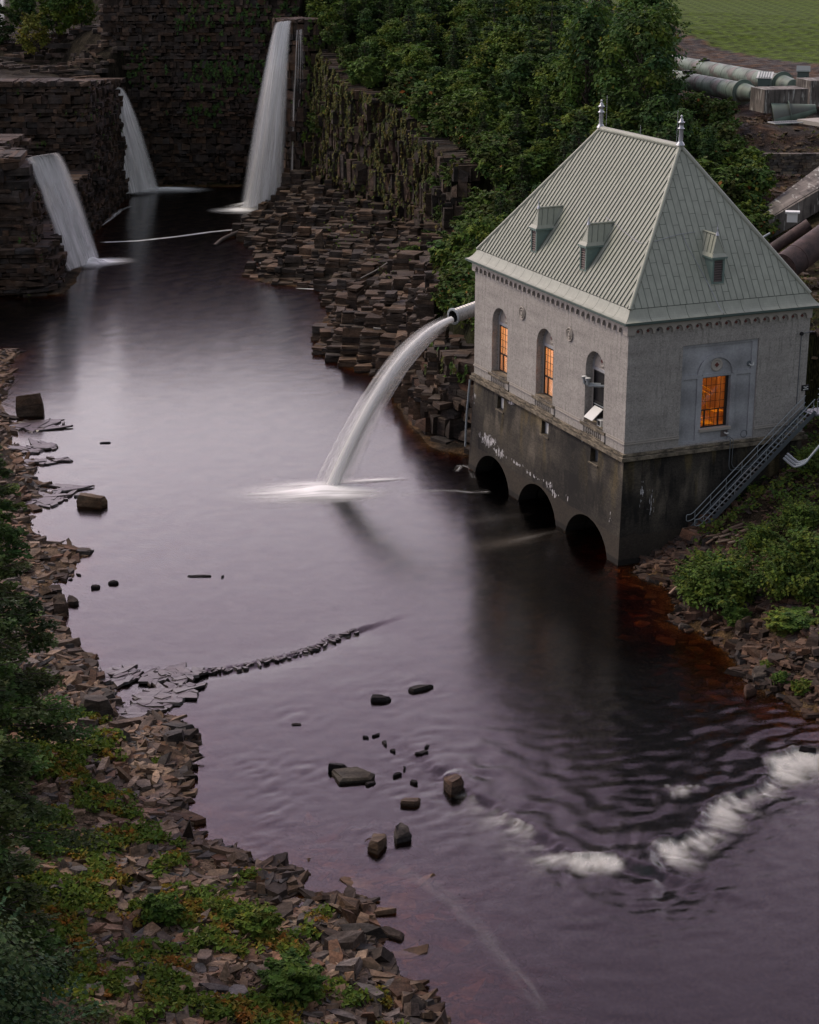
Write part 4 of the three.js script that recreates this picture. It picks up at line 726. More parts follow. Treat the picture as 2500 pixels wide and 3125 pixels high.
  slope(PB, null, cx, cx, LB, 0.545, 0.165, 'roof_sheet', 2, (s, e) => rib(PB(s, 0.004), PB(s, e), 0.018, 0.03, [1, 0, 0]));
  { const t = new Tris(), k = [1, 1, 1], c = [[LB - kx, KY, -kx], [LB - kx, KY, -LA + kx], [kx, KY, -LA + kx]], a = [cx, RY, cz - r0], b = [cx, RY, cz + r0]; t.quad(c[0], c[1], a, b, k); t.tri(c[1], c[2], a, k); const g = t.geo(); g.deleteAttribute('color'); mesh('far_roof_slope', g, M.roof, house); }
  const cap = (A, B, w) => { const L = V(...A).distanceTo(V(...B)), g = new THREE.CylinderGeometry(w, w, L, 6, 1).translate(0, L / 2, 0).applyQuaternion(new THREE.Quaternion().setFromUnitVectors(V(0, 1, 0), V(...B).sub(V(...A)).normalize())).translate(...A); return boxUV(g); };
  for (const [A, e] of [[[kx, KY, -kx], r0], [[kx, KY, -LA + kx], -r0], [[LB - kx, KY, -kx], r0], [[LB - kx, KY, -LA + kx], -r0]]) mesh('hip_cap', cap(A, [cx, RY + 0.02, cz + e], 0.17), M.roof, house);
  mesh('ridge_cap', cap([cx, RY, cz - r0 - 0.2], [cx, RY, cz + r0 + 0.2], 0.24), M.roof, house);
  for (const e of [-r0, r0]) {
    const f = base('finial', cx, RY + 0.1, cz + e, 0, house);
    mesh('shaft', new THREE.LatheGeometry([[0.34, 0], [0.2, 0.22], [0.17, 0.3], [0.17, 1.15], [0.26, 1.2], [0.26, 1.28], [0.16, 1.33], [0.16, 1.62], [0.27, 1.68], [0.25, 1.75], [0.15, 1.8], [0.12, 1.95], [0.05, 2.05], [0.09, 2.14], [0.07, 2.24], [0, 2.28]].map(a => v2(...a)), 12), M.zinc, f);
    mesh('lightning_rod', bar([e > 0 ? -0.35 : 0.5, 0.1, 0], [e > 0 ? -0.35 : 0.5, 2.6, 0], 0.018, 5), M.zinc, f);
  }
  mesh('lightning_rod', bar([cx, RY, cz + 0.2], [cx, RY + 0.95, cz + 0.2], 0.02, 5), M.zinc, house);
  // louvred dormers: built looking along +z, then turned
  const dormer = (x, y, z, turn, slopeK) => {
    const d = base('dormer', x, y, z, turn, house), hw = 0.54, H = 2.05, D = H / slopeK + 0.35;
    mesh('body', merge([box(-hw, -hw + 0.16, 0.16, H, -D, 0), box(hw - 0.16, hw, 0.16, H, -D, 0), box(-hw + 0.16, hw - 0.16, H - 0.12, H, -0.3, 0), box(-hw + 0.16, hw - 0.16, 0.16, 0.26, -0.3, 0), box(-hw + 0.16, hw - 0.16, 0.26, H - 0.12, -0.32, -0.3)]), M.teal, d);
    mesh('sill', box(-hw - 0.03, hw + 0.03, 0, 0.158, -0.5, 0.05), M.roof, d);
    for (let i = 0; i < 9; i++) mesh('slat', boxUV(new THREE.BoxGeometry(hw * 2 - 0.33, 0.02, 0.2).rotateX(0.65).translate(0, 0.38 + i * 0.185, -0.12)), M.louver, d);
    mesh('cornice', box(-hw - 0.14, hw + 0.14, H + 0.002, H + 0.14, -D - 0.2, 0.14), M.teal, d);
    // bell-cast skirt and steep hipped top with a level ridge running back
    const t = new Tris(), k = [1, 1, 1], y1 = H + 0.142, y2 = H + 0.40, y3 = H + 1.75, o = hw + 0.15, i = hw - 0.02, back = -y3 / slopeK - 0.6;
    t.quad([-o, y1, 0.15], [o, y1, 0.15], [i, y2, -0.08], [-i, y2, -0.08], k); t.quad([-o, y1, back], [-o, y1, 0.15], [-i, y2, -0.08], [-i, y2, back], k); t.quad([o, y1, 0.15], [o, y1, back], [i, y2, back], [i, y2, -0.08], k);
    t.tri([-i, y2, -0.08], [i, y2, -0.08], [0, y3, -0.42], k); t.quad([-i, y2, back], [-i, y2, -0.08], [0, y3, -0.42], [0, y3, back], k); t.quad([i, y2, -0.08], [i, y2, back], [0, y3, back], [0, y3, -0.42], k);
    const g = t.geo(); g.deleteAttribute('color'); mesh('dormer_roof', g, M.roof, d);
    for (const sx of [-1, 1]) { for (const q of [0.35, 0.85, 1.4]) mesh('standing_seam', rib([sx * i, y2 + 0.01, -0.08 - q], [0.0 + sx * 0.03, y3 - 0.02, -0.42 - q], 0.015, 0.035, [0, 0, 1]), M.seam, d); mesh('hip_cap', cap([sx * i, y2, -0.08], [0, y3, -0.42], 0.05), M.roof, d); }
    mesh('ridge_cap', cap([0, y3, -0.35], [0, y3 + 0.02, back + 0.5], 0.09), M.roof, d);
    mesh('spike', new THREE.LatheGeometry([[0.16, 0], [0.08, 0.22], [0.05, 0.36], [0.07, 0.4], [0.05, 0.46], [0.06, 0.52], [0.02, 0.6], [0.008, 1.05], [0, 1.06]].map(a => v2(...a)), 10).translate(0, y3 - 0.05, -0.42), M.zinc, d);
    return d;
  };
  dormer(1.0, 21.0, -9.35, -Math.PI / 2, 1.37); dormer(1.0, 21.0, -18.0, -Math.PI / 2, 1.37); dormer(8.05, 21.0, -0.9, 0, 1.5);
  // lightning cable over the roof
  const K = e => [e[0], e[1] + 0.08, e[2]];
  mesh('roof_cable', tube([K(PA(10.8, 0.46)), K(PA(6.5, 0.40)), K(PA(4.2, 0.375)), K(PB(3.6, 0.40)), K(PB(5.6, 0.43)), K(PB(7.3, 0.44))], 0.022, 40, 5), M.zinc, house);
  mesh('roof_cable', tube([K(PB(6.2, 0.43)), K(PB(6.3, 0.36)), K(PB(6.9, 0.2)), K(PB(7.4, 0.05)), [7.6, 19.5, 0.35], [7.7, 19.2, 0.7], [7.7, 18.6, 0.2]], 0.022, 40, 5), M.zinc, house);
}
{ // ---------- fittings on the near front ----------
  const conduit = (pts, r = 0.03) => mesh('conduit', tube(pts, r, 40, 6, 0.05), M.steelDark, house);
  conduit([[15.3, 16.8, 0.05], [15.3, 14, 0.05], [15.3, 12.6, 0.05], [15.3, 11.2, 0.05]]); conduit([[15.3, 16.85, 0.06], [15.9, 16.9, 0.06], [16.3, 16.95, 0.1]]);
  mesh('wall_box', new THREE.CylinderGeometry(0.15, 0.15, 0.14, 12).rotateX(1.57).translate(15.3, 16.85, 0.07), M.black, house);
  const lamp = base('wall_lamp', 10.86, 14.85, -0.26, 0, house); mesh('plate', new THREE.CylinderGeometry(0.22, 0.22, 0.05, 8).rotateX(1.57).translate(0, 0, 0.03), M.steelDark, lamp); mesh('arm', tube([[0, -0.05, 0.05], [0.05, -0.1, 0.25], [0.2, -0.08, 0.3], [0.22, 0.12, 0.3]], 0.055, 16, 8), M.white, lamp);
  const tap = base('wall_pipe_fitting', 8.95, 9.45, -0.25, 0, house); mesh('rust_plate', box(-0.3, 0.3, -0.25, 0.25, 0, 0.03), M.louver, tap); mesh('pipe', tube([[0, 0.1, 0.05], [0.05, 0.05, 0.3], [0.2, 0.1, 0.36]], 0.06, 16, 8), M.white, tap);
  conduit([[9.0, 9.3, 0.1], [9.15, 9.1, 0.42], [9.15, 8.4, 0.42], [9.15, 7.0, 0.42], [9.3, 6.6, 0.45], [10.6, 6.6, 0.45], [12, 6.6, 0.4]], 0.035); conduit([[9.1, 9.3, 0.1], [9.4, 9.1, 0.42], [9.4, 8.4, 0.42], [9.4, 7.1, 0.42], [9.6, 6.75, 0.45], [12, 6.75, 0.4]], 0.03);
  mesh('coiled_cable', new THREE.TorusGeometry(0.28, 0.03, 6, 24).translate(10.6, 9.3, 0.02), M.steelDark, house);
  const sg = base('warning_sign', 16.0, 12.45, 0.02, 0, house);
  mesh('board', box(-0.34, 0.34, -0.22, 0.24, 0, 0.06), M.black, sg);
  for (const [x, y, w, h] of [[-0.1, 0.1, 0.19, 0.045], [0.16, 0.115, 0.18, 0.045], [0.02, 0.01, 0.22, 0.05], [-0.12, -0.12, 0.15, 0.075], [0.04, -0.105, 0.08, 0.075], [0.19, -0.09, 0.14, 0.075]]) mesh('lettering', box(x - w / 2, x + w / 2, y - h / 2, y + h / 2, 0.061, 0.066), M.white, sg);
  mesh('downpipe', tube([[-0.25, 8.2, -LA - 0.32], [-0.5, 5, -LA - 0.4], [-0.6, 2, -LA - 0.42]], 0.1, 12, 8), M.steel, house);
}

// ---------- outside steel stair on the near front ----------
{
  const st = base('metal_staircase', 16.25, 0, -129.9, 0.396); tag(st, 'grey galvanised steel staircase climbing the near side of the powerhouse', 'staircase');
  const z0 = 0.75, z1 = 2.0, A = [6.0, 2.55], B = [15.6, 10.9], n = 30;
  const P = (t, z, dy = 0) => [lerp(A[0], B[0], t), lerp(A[1], B[1], t) + dy, z];
  for (let i = 0; i < n; i++) { const p = P((i + 0.5) / n, 0); mesh('tread', box(p[0] - 0.12, p[0] + 0.13, p[1] + 0.06, p[1] + 0.11, z0 + 0.03, z1 - 0.03), M.steelDark, st); }
  const len = Math.hypot(B[0] - A[0], B[1] - A[1]), ang = Math.atan2(B[1] - A[1], B[0] - A[0]);
  for (const z of [z0, z1]) {
    mesh('stringer', boxUV(new THREE.BoxGeometry(len + 0.4, 0.34, 0.05).rotateZ(ang).translate((A[0] + B[0]) / 2, (A[1] + B[1]) / 2, z)), M.steelDark, st);
    for (const h of [1.15, 0.6]) mesh('handrail', bar(P(0.0, z, h), P(1, z, h), 0.034, 8), M.steel, st);
    for (let i = 0; i <= 7; i++) mesh('rail_post', bar(P(0.01 + i * 0.14, z, 0.1), P(0.01 + i * 0.14, z, 1.15), 0.028, 6), M.steel, st);
    const q = P(0, z, 1.15); mesh('rail_loop', tube([q, [q[0] - 0.3, q[1] - 0.16, z], [q[0] - 0.62, q[1] - 0.16, z], [q[0] - 0.66, q[1] - 0.3, z], [q[0] - 0.66, q[1] - 0.62, z], [q[0] - 0.5, q[1] - 0.7, z], [q[0] - 0.2, q[1] - 0.64, z], P(0, z, 0.6)], 0.034, 40, 7, 0.1), M.steel, st);
  }
  mesh('landing', box(15.62, 20, 10.76, 10.9, z0 - 0.1, z1 + 0.3), M.steelDark, st);
  for (const h of [1.0, 0.52]) mesh('handrail', bar([15.7, 10.9 + h, z1 + 0.25], [20, 10.9 + h, z1 + 0.25], 0.034, 8), M.steel, st);
  for (const x of [15.7, 17.4, 19.1]) mesh('rail_post', bar([x, 10.88, z1 + 0.25], [x, 11.95, z1 + 0.25], 0.028, 6), M.steel, st);
  mesh('footing', box(5.2, 6.5, 0.6, 2.4, 0.45, 2.2), M.ledge, st);
}
// second flight going up to the yard behind
{
  const st = base('upper_staircase', 16.25, 0, -129.9, 0.396); tag(st, 'dark upper stair flight with pipe rails at the right corner of the powerhouse', 'staircase');
  for (let i = 0; i < 12; i++) mesh('tread', box(18.4 + i * 0.26, 18.66 + i * 0.26, 11.0 + i * 0.2, 11.04 + i * 0.2, -1.2, -0.1), M.steelDark, st);
  for (const z of [-1.25, -0.05]) for (const h of [0.9, 0.45]) mesh('handrail', bar([18.2, 10.9 + h, z], [21.5, 13.4 + h, z], 0.034, 7), M.steel, st);
  for (const z of [-1.25, -0.05]) { mesh('stringer', boxUV(new THREE.BoxGeometry(4.2, 0.3, 0.05).rotateZ(0.65).translate(19.9, 12.1, z)), M.steelDark, st); for (const t of [0.05, 0.5, 0.95]) mesh('rail_post', bar([lerp(18.2, 21.5, t), lerp(10.9, 13.4, t), z], [lerp(18.2, 21.5, t), lerp(10.9, 13.4, t) + 0.9, z], 0.028, 6), M.steel, st); }
}
// ---------- discharge pipe and its jet ----------
const jetFrom = V(...[3.85,12.35,-161.13]), jetTo = V(...[-6.83,0,-149.18]);
{
  const mouth = [4,12.55,-161.48], tail = [6.87,13,-164.1], a = V(...mouth), d = V(...tail).sub(a), L = d.length() + 1.5;
  const g = base('discharge_pipe', ...mouth); tag(g, 'corrugated grey pipe end spouting water beside the powerhouse', 'pipe'); g.quaternion.setFromUnitVectors(V(0, 1, 0), d.normalize());
  const prof = []; for (let i = 0; i <= 110; i++) prof.push(v2(0.62 + 0.055 * Math.cos(i / 110 * Math.PI * 2 * 15), 0.12 + i / 110 * L));
  mesh('corrugated_barrel', new THREE.LatheGeometry(prof, 32), std({ color: lin(0.36, 0.36, 0.35), metalness: 0.35, roughness: 0.4 }), g);
  mesh('flange', new THREE.LatheGeometry([[0.56, 0], [0.78, 0], [0.78, 0.1], [0.56, 0.1], [0.56, 0]].map(q => v2(...q)), 32), M.steel, g);
  mesh('pipe_lining', new THREE.LatheGeometry([[0.55, 0.02], [0.55, 2.5], [0, 2.5]].map(q => v2(...q)), 24), M.black, g);
}
// white water material: streaky veil, opacity from a map whose u runs across and v along the flow
function veil(seed, o = {}) {
  const t = texture(o.w ?? 256, o.h ?? 512, (u, v) => {
    const s = 0.55 * tf(u, v, o.across ?? 34, 2, 4, seed) + 0.45 * tf(u, v, (o.across ?? 34) * 3, 3, 3, seed + 7);
    const e = smooth(0, o.edge ?? 0.2, u) * smooth(0, o.edge ?? 0.2, 1 - u), ends = smooth(0, o.head ?? 0.02, v) * smooth(0, o.tail ?? 0.05, 1 - v);
    return clamp((s - (o.cut ?? 0.25)) * (o.gain ?? 2.2)) * Math.pow(e, o.pow ?? 1) * ends * (o.max ?? 1);
  }, false);
  t.wrapS = t.wrapT = THREE.ClampToEdgeWrapping;
  return std({ color: o.color ?? lin(0.92, 0.92, 0.92), roughness: 0.9, alphaMap: t, transparent: true, side: THREE.DoubleSide });
}
function sheet(P, nu, nv) { // surface from P(u,v)
  const p = [], uv = [], idx = []; for (let j = 0; j <= nv; j++) for (let i = 0; i <= nu; i++) { p.push(...P(i / nu, j / nv)); uv.push(i / nu, j / nv); }
  for (let j = 0; j < nv; j++) for (let i = 0; i < nu; i++) { const a = j * (nu + 1) + i; idx.push(a, a + 1, a + nu + 2, a, a + nu + 2, a + nu + 1); }
  const g = new THREE.BufferGeometry(); g.setAttribute('position', new THREE.Float32BufferAttribute(p, 3)); g.setAttribute('uv', new THREE.Float32BufferAttribute(uv, 2)); g.setIndex(idx); g.computeVertexNormals(); return g;
}
{
  const jet = base('water_jet', jetFrom.x, 0, jetFrom.z); tag(jet, 'white jet of water arcing from the corrugated pipe into the river', 'water jet');
  const at = t => V(lerp(0, jetTo.x - jetFrom.x, t), jetFrom.y * (1 - 0.12 * t - 0.88 * t * t), lerp(0, jetTo.z - jetFrom.z, t));
  const side = V(jetTo.z - jetFrom.z, 0, -(jetTo.x - jetFrom.x)).normalize();
  const body = (rad, wob) => (u, v) => { const c = at(v), d = at(v + 0.01).sub(at(v - 0.01)).normalize(), n = d.clone().cross(side).normalize(), a = u * 6.2832, r = rad(v) * (1 + wob * noise2(Math.cos(a) * 2, Math.sin(a) * 2 + v * 2)); return [c.x + (side.x * Math.cos(a) + n.x * Math.sin(a)) * r, c.y + (side.y * Math.cos(a) + n.y * Math.sin(a)) * r, c.z + (side.z * Math.cos(a) + n.z * Math.sin(a)) * r]; };
  mesh('core', sheet(body(v => 0.30 + 0.22 * v, 0.08), 24, 60), std({ color: lin(0.88, 0.875, 0.85), roughness: 0.8 }), jet);
  const spray = texture(256, 512, (u, v) => clamp((0.75 * tf(u, v, 12, 2, 3, 5) + 0.25 * tf(u, v, 40, 3, 3, 6) - 0.18) * 1.5) * smooth(0, 0.25, v), false);
  for (const [k, e] of [[1.25, 0], [1.55, 0.1], [1.95, 0.25]]) mesh('spray', sheet(body(v => (0.30 + 0.30 * v + e * v) * k * 0.95, 0.12), 28, 60), std({ color: lin(0.80, 0.80, 0.80), roughness: 0.9, alphaMap: spray, transparent: true, side: THREE.DoubleSide, opacity: k > 1.5 ? 0.35 : 0.6 }), jet);
}
// ---------- waterfalls ----------
// strip of falling water between two lip points and two foot points; leaps out, then drops
// tongues of white water pouring over a crest line
function tongues(line, seed, list, max = 0.8) {
  const L = along(line), r = mulberry(seed), sets = [[], [], []];
  for (const [t0, t1, n, len, wid, up] of list) for (let i = 0; i < n; i++) {
    const s = lerp(t0, t1, (i + r()) / n) * L.length, q = L.at(clamp(s, 0.01, L.length - 0.01)), l = len * (0.6 + 0.7 * r()), w = wid * (0.6 + 0.8 * r()), a = (r() - 0.5) * 0.5 + 0.25, fx = q.nx * Math.cos(a) - q.nz * Math.sin(a), fz = q.nx * Math.sin(a) + q.nz * Math.cos(a), lift = up * (0.5 + r()), ph = r() * 9, back = -0.35 + 0.75 * r();
    sets[i % 3].push(sheet((u, v) => { const d = back + v * l, k = (u - 0.5) * w * (0.75 + 0.6 * v), x = q.x + fx * d - fz * k, z = q.z + fz * d + fx * k; return [x, waterY(x, z) + 0.025 + lift * Math.sin(Math.PI * u) * Math.exp(-v * 2.6) * smooth(0, 0.2, v) + 0.05 * v * (1 - v) * noise2(u * 3 + ph, v * 4), z]; }, 10, 14));
  }
  const g = base('white_water'); struct(g);
  sets.forEach((q, k) => { if (q.length) mesh('foam', mergeGeometries(q), veil(seed * 3 + k, { w: 128, h: 256, across: 3, cut: 0.2, gain: 1.25, edge: 0.5, head: 0.28, tail: 1, pow: 1.3, max, color: lin(0.76, 0.755, 0.72) }), g); });
}
function falls(name, label, lip, foot, o) {
  const g = base(name, lip[0][0], 0, lip[0][2]); tag(g, label, 'waterfall');
  const ox = lip[0][0], oz = lip[0][2];
  for (let k = 0; k < (o.layers ?? 4); k++) {
    const off = (k - 1.2) * 0.45, P = (u, v) => {
      const t = Math.sqrt(v), L = lip[0].map((c, i) => lerp(c, lip[1][i], u)), F = foot[0].map((c, i) => lerp(c, foot[1][i], u));
      const lead = o.lead ?? 0.75, wob = 0.25 * noise3(u * 5, v * 2.5, k * 3 + o.seed) * v;
      const h = lerp(v, t, lead);
      return [lerp(L[0], F[0], h) + wob - ox, lerp(L[1], F[1], v) + (o.step ? o.step * Math.sin(v * 26 + u * 4) * (1 - u) * 0.2 : 0), lerp(L[2], F[2], h) + off * Math.min(1, v * 4) + wob - oz];
    };
    mesh('veil', sheet(P, 20, 40), veil(o.seed * 10 + k, { across: o.across ?? 16, cut: (o.cut ?? 0.24) + k * 0.05, gain: o.gain ?? 2.0, edge: o.edge ?? 0.3, head: 0.01, tail: 0.02, max: o.max ?? 0.95 }), g);
  }
  return g;
}
falls('tall_waterfall', 'tallest waterfall, plunging from the cliff lip at upper centre', [[-21.95,30.54,-304], [-19.32,30.79,-305]], [[-28.84,0.2,-300.9], [-21.17,0.8,-303.39]], { seed: 1, across: 9, lead: 0.3, gain: 2, cut: 0.13, edge: 0.34, layers: 6, max: 1 });
falls('trickle', 'thin broken trickle on the dark rock right of the tallest waterfall', [[-19.11,29.03,-308.2], [-17.55,29.33,-307.6]], [[-21.47,1,-307.87], [-17.86,1,-310.83]], { seed: 2, across: 12, lead: 0.1, gain: 2.4, cut: 0.5, layers: 2 });
falls('middle_waterfall', 'narrow middle waterfall leaping off the upper left cliff', [[-52.32,19.01,-315], [-49.88,19.03,-316]], [[-51.1,0.2,-316.89], [-44.86,0.2,-323.9]], { seed: 3, across: 6, lead: 0.55, gain: 2.4, cut: 0.08, max: 1, layers: 5 });
falls('near_waterfall', 'nearest waterfall sliding down the stepped left cliff', [[-51.23,16.63,-239.5], [-47.15,17.21,-243]], [[-47.55,0.2,-246], [-44.63,0.2,-256.83]], { seed: 4, across: 6, lead: 0.45, gain: 2.4, cut: 0.08, step: 1, layers: 5, max: 1 });
falls('upper_cascade', 'small white cascade in the far upper left corner', [[-86.44,31.52,-385], [-83.53,31.52,-385]], [[-84.15,23.7,-372], [-81.56,23.95,-372]], { seed: 5, across: 8, lead: 0.2, gain: 2.2, cut: 0.3, layers: 2 });
falls('river_chute', 'low white chute on the rock shelf above the left cliff', [[-75.27,19.13,-348], [-73.54,19.01,-348]], [[-71.95,19.13,-330], [-67.53,19.01,-330]], { seed: 6, across: 8, lead: 0.2, gain: 2.4, cut: 0.2, layers: 2 });
// ---------- foam on the water ----------
// ribbon along a line: up/down = width on either side (metres), lies on the water
function foam(line, w0, w1, seed, o = {}) {
  const L = along(line), nv = Math.max(8, Math.round(L.length * 2)), nu = 12;
  const P = (u, v) => { const q = L.at(Math.min(L.length - 0.01, v * L.length)), k = o.taper ? Math.sin(Math.PI * clamp(v * 0.9 + 0.05)) : 1, d = lerp(-w0, w1, u) * k, x = q.x + q.nx * d, z = q.z + q.nz * d; const hump = (o.hump ?? 0) * Math.sin(Math.PI * clamp(u * 1.3)) * (0.4 + 0.6 * Math.abs(noise2(v * L.length * 0.55, seed))) * k; return [x, waterY(x, z) + 0.03 + hump, z]; };
  const t = texture(512, 128, (v, u) => {  // v runs along the line
    const lng = L.length, s = o.cross ? 0.5 * tf(v, u, Math.round(lng * 2.2), 3, 4, seed) + 0.5 * tf(v, u, Math.round(lng * 0.6) + 1, 2, 3, seed + 5) : 0.6 * tf(v, u, Math.max(2, Math.round(lng * 0.4)), 6, 4, seed) + 0.4 * tf(v, u, Math.round(lng * 1.5), 14, 3, seed + 3);
    const e = o.cross ? smooth(0, 0.22, u) * Math.pow(1 - u, o.pow ?? 1.3) * 1.5 : smooth(0, 0.4, u) * smooth(0, 0.4, 1 - u);
    return clamp((s - (o.cut ?? 0.34)) * (o.gain ?? 3)) * e * smooth(0, 0.06, v) * smooth(0, 0.06, 1 - v) * (o.max ?? 0.9);
  }, false);
  t.wrapS = t.wrapT = THREE.ClampToEdgeWrapping;
  const g = sheet(P, nu, nv), uv = g.attributes.uv; for (let i = 0; i < uv.count; i++) uv.setXY(i, uv.getY(i), uv.getX(i));
  struct(mesh('river_foam', g, std({ color: o.color ?? lin(0.78, 0.78, 0.76), roughness: 0.85, alphaMap: t, transparent: true, side: THREE.DoubleSide })));
}
const px = (i, L) => L.slice(...i);
tongues(RAPID_LEFT, 401, [[0.05, 0.62, 18, 1.6, 1.3, 0.03]], 0.3);
tongues(RAPID_LEFT, 411, [[0.3, 0.48, 6, 1.5, 1.1, 0.05], [0.66, 0.9, 26, 2.2, 1.5, 0.16], [0.7, 0.85, 12, 1.3, 1.2, 0.2]], 0.85);
tongues(RAPID_RIGHT, 402, [[0.05, 0.28, 26, 2.4, 1.3, 0.16], [0.3, 0.5, 20, 2.6, 1.2, 0.14], [0.5, 0.66, 10, 1.8, 1.2, 0.1], [0.68, 1, 40, 3.6, 1.7, 0.2], [0.72, 1, 16, 2.0, 1.5, 0.25]]);
tongues([[14.83,-92.64],[15.71,-92.84],[16.64,-92.76]], 403, [[0, 1, 9, 1.2, 0.9, 0.06]], 0.6);
tongues([[2.7,-91.23],[3.69,-90.06],[4.91,-88.54],[5.89,-86.69],[6.99,-84.56],[8.11,-83.19]], 404, [[0.1, 1, 12, 1.8, 1.3, 0.02]], 0.22);
tongues(STEP.slice(3), 405, [[0.3, 1, 14, 0.8, 0.6, 0.02]], 0.25);
foam([[-47.33,-270.85],[-41.56,-272.26],[-36.01,-276.02],[-31.38,-280.17],[-27.49,-282.6],[-25.1,-286.32]], 0.55, 0.75, 207, { taper: false, max: 1, cut: 0.2 });
foam([[-49.26,-285.69],[-48.95,-293.71],[-48.63,-302.16],[-46.91,-307.46]], 0.7, 0.7, 208, { taper: true, max: 0.7 });
foam([[-22.81,-269.44],[-21.99,-265.31],[-21.95,-258.68],[-21.17,-254.85],[-20.38,-251.86]], 0.5, 0.6, 209, { max: 0.9, cut: 0.25 });
foam([[-15.33,-236.1],[-12.68,-235.67],[-10.91,-235.23]], 0.3, 0.5, 210, { taper: true, max: 0.9, cut: 0.2 });
foam([[-0.71,-146.69],[1.43,-148.06],[3.99,-148.06],[5.4,-147.6],[7.13,-148.06]], 0.7, 0.6, 211, { max: 0.35, cut: 0.42 });
foam([[4.13,-153.8],[4.78,-155.81],[5.64,-154.8],[5.83,-151.85]], 0.5, 0.5, 212, { max: 0.5, cut: 0.45 });
foam([[-1.22,-84.39],[0.17,-83.02],[1.36,-81.69],[2.51,-80.07],[3.59,-77.75],[4.74,-74.82],[5.7,-72.61],[6.45,-70.24]], 0.5, 0.9, 213, { max: 0.06, cut: 0.36 });
// splash patches where falling water meets the pool: low domes of froth
function splash(c, rx, rz, turn, h, seed, max = 0.9, color = lin(0.92, 0.92, 0.92)) {
  const t = texture(256, 256, (u, v) => { const a = (u - 0.5) * 2, b = (v - 0.5) * 2, d = Math.hypot(a, b), n = tf(u, v, 3, 20, 3, seed) * 0.5 + tf(u, v, 4, 5, 4, seed + 3) * 0.5; return Math.pow(clamp(1 - d), 1.7) * clamp((n - 0.12) * 1.7) * 2.2 * max; }, false); t.wrapS = t.wrapT = THREE.ClampToEdgeWrapping;
  const ct = Math.cos(turn), s = Math.sin(turn);
  const P = (u, v) => { const a = (u - 0.5) * 2, b = (v - 0.5) * 2, d = Math.min(1, Math.hypot(a, b)), X = a * rx, Z = b * rz, x = c[0] + X * ct + Z * s, z = c[1] - X * s + Z * ct; return [x, waterY(x, z) + 0.035 + h * Math.pow(1 - d, 1.6), z]; };
  struct(mesh('splash_foam', sheet(P, 26, 26), std({ color, roughness: 0.9, alphaMap: t, transparent: true, side: THREE.DoubleSide })));
}
splash([-7.55,-147.88], 7.2, 4.2, 0.1, 0.5, 301, 1); splash([-9.95,-147.6], 7.5, 4.0, 0.1, 0.1, 305, 0.6); splash([-3.77,-151.07], 4.6, 0.7, 0.2, 0.1, 302, 0.8);
splash([-45.95,-253.35], 3.8, 4.6, 0.2, 1.4, 303, 1); splash([-44.23,-254.85], 5.6, 4.0, 0.3, 0.3, 304, 0.9);
splash([-48.56,-322.87], 6.2, 6.0, 0.1, 2.4, 306, 1); splash([-43.76,-324.46], 9.2, 5.0, 0, 0.5, 307, 0.8);
splash([-25.64,-304.96], 6.4, 6.0, 0, 1.8, 308, 1); splash([-28.4,-301.47], 6.2, 4.6, 0, 0.3, 309, 0.9);
splash([7.6,-134.88], 8.5, 2.4, 0.5, 0, 310, 0.05, lin(0.55, 0.47, 0.38)); splash([5.16,-140.14], 7, 1.3, 0.35, 0, 311, 0.035, lin(0.6, 0.55, 0.5)); splash([9.78,-136.07], 4, 0.7, 0.6, 0, 312, 0.05, lin(0.7, 0.66, 0.6));

// ---------- yard above the powerhouse ----------
const greenPipe = std({ map: texture(512, 512, (u, v) => { const a = tf(u, v, 5, 6, 5, 91), b = tf(u, v, 4, 30, 4, 95); const k = 0.42 + 0.30 * (a - 0.5) + 0.16 * (b - 0.5), d = smooth(0.52, 0.72, tf(u, v, 6, 3, 4, 99)); return [k * lerp(0.92, 0.85, d), k * lerp(1.08, 0.82, d), k * lerp(0.98, 0.78, d)]; }, true, [0.16, 0.16]), roughness: 0.6 });
const greyPipe = std({ map: texture(256, 512, (u, v) => { const a = tf(u, v, 5, 6, 5, 191), k = 0.52 + 0.4 * (a - 0.5); return [k, k * 0.97, k * 0.88]; }, true, [0.2, 0.2]), roughness: 0.7 });
const rustPipe = std({ map: texture(512, 512, (u, v) => { const k = 0.20 + 0.22 * (tf(u, v, 6, 6, 5, 291) - 0.5) + 0.08 * (tf(u, v, 60, 60, 2, 3) - 0.5); return [k * 1.2, k * 0.92, k * 0.88]; }, true, [0.2, 0.2]), roughness: 0.75 });
const oldConcrete = std({ map: texture(512, 512, (u, v) => { const k = 0.38 + 0.35 * (tf(u, v, 5, 5, 5, 391) - 0.5) - 0.1 * smooth(0.5, 0.75, tf(u, v, 30, 3, 3, 7)), w = smooth(0.66, 0.74, tf(u, v, 26, 4, 4, 31)); return [lerp(k, 0.6, w), lerp(k * 0.95, 0.6, w), lerp(k * 0.9, 0.58, w)]; }, true, [0.12, 0.12]), bumpMap: wallBump, bumpScale: 0.03, roughness: 0.95 });
const pipeUV = (g, len, r) => { const u = g.attributes.uv; for (let i = 0; i < u.count; i++) u.setXY(i, u.getY(i) * r * 6.28, u.getX(i) * len); return g; };
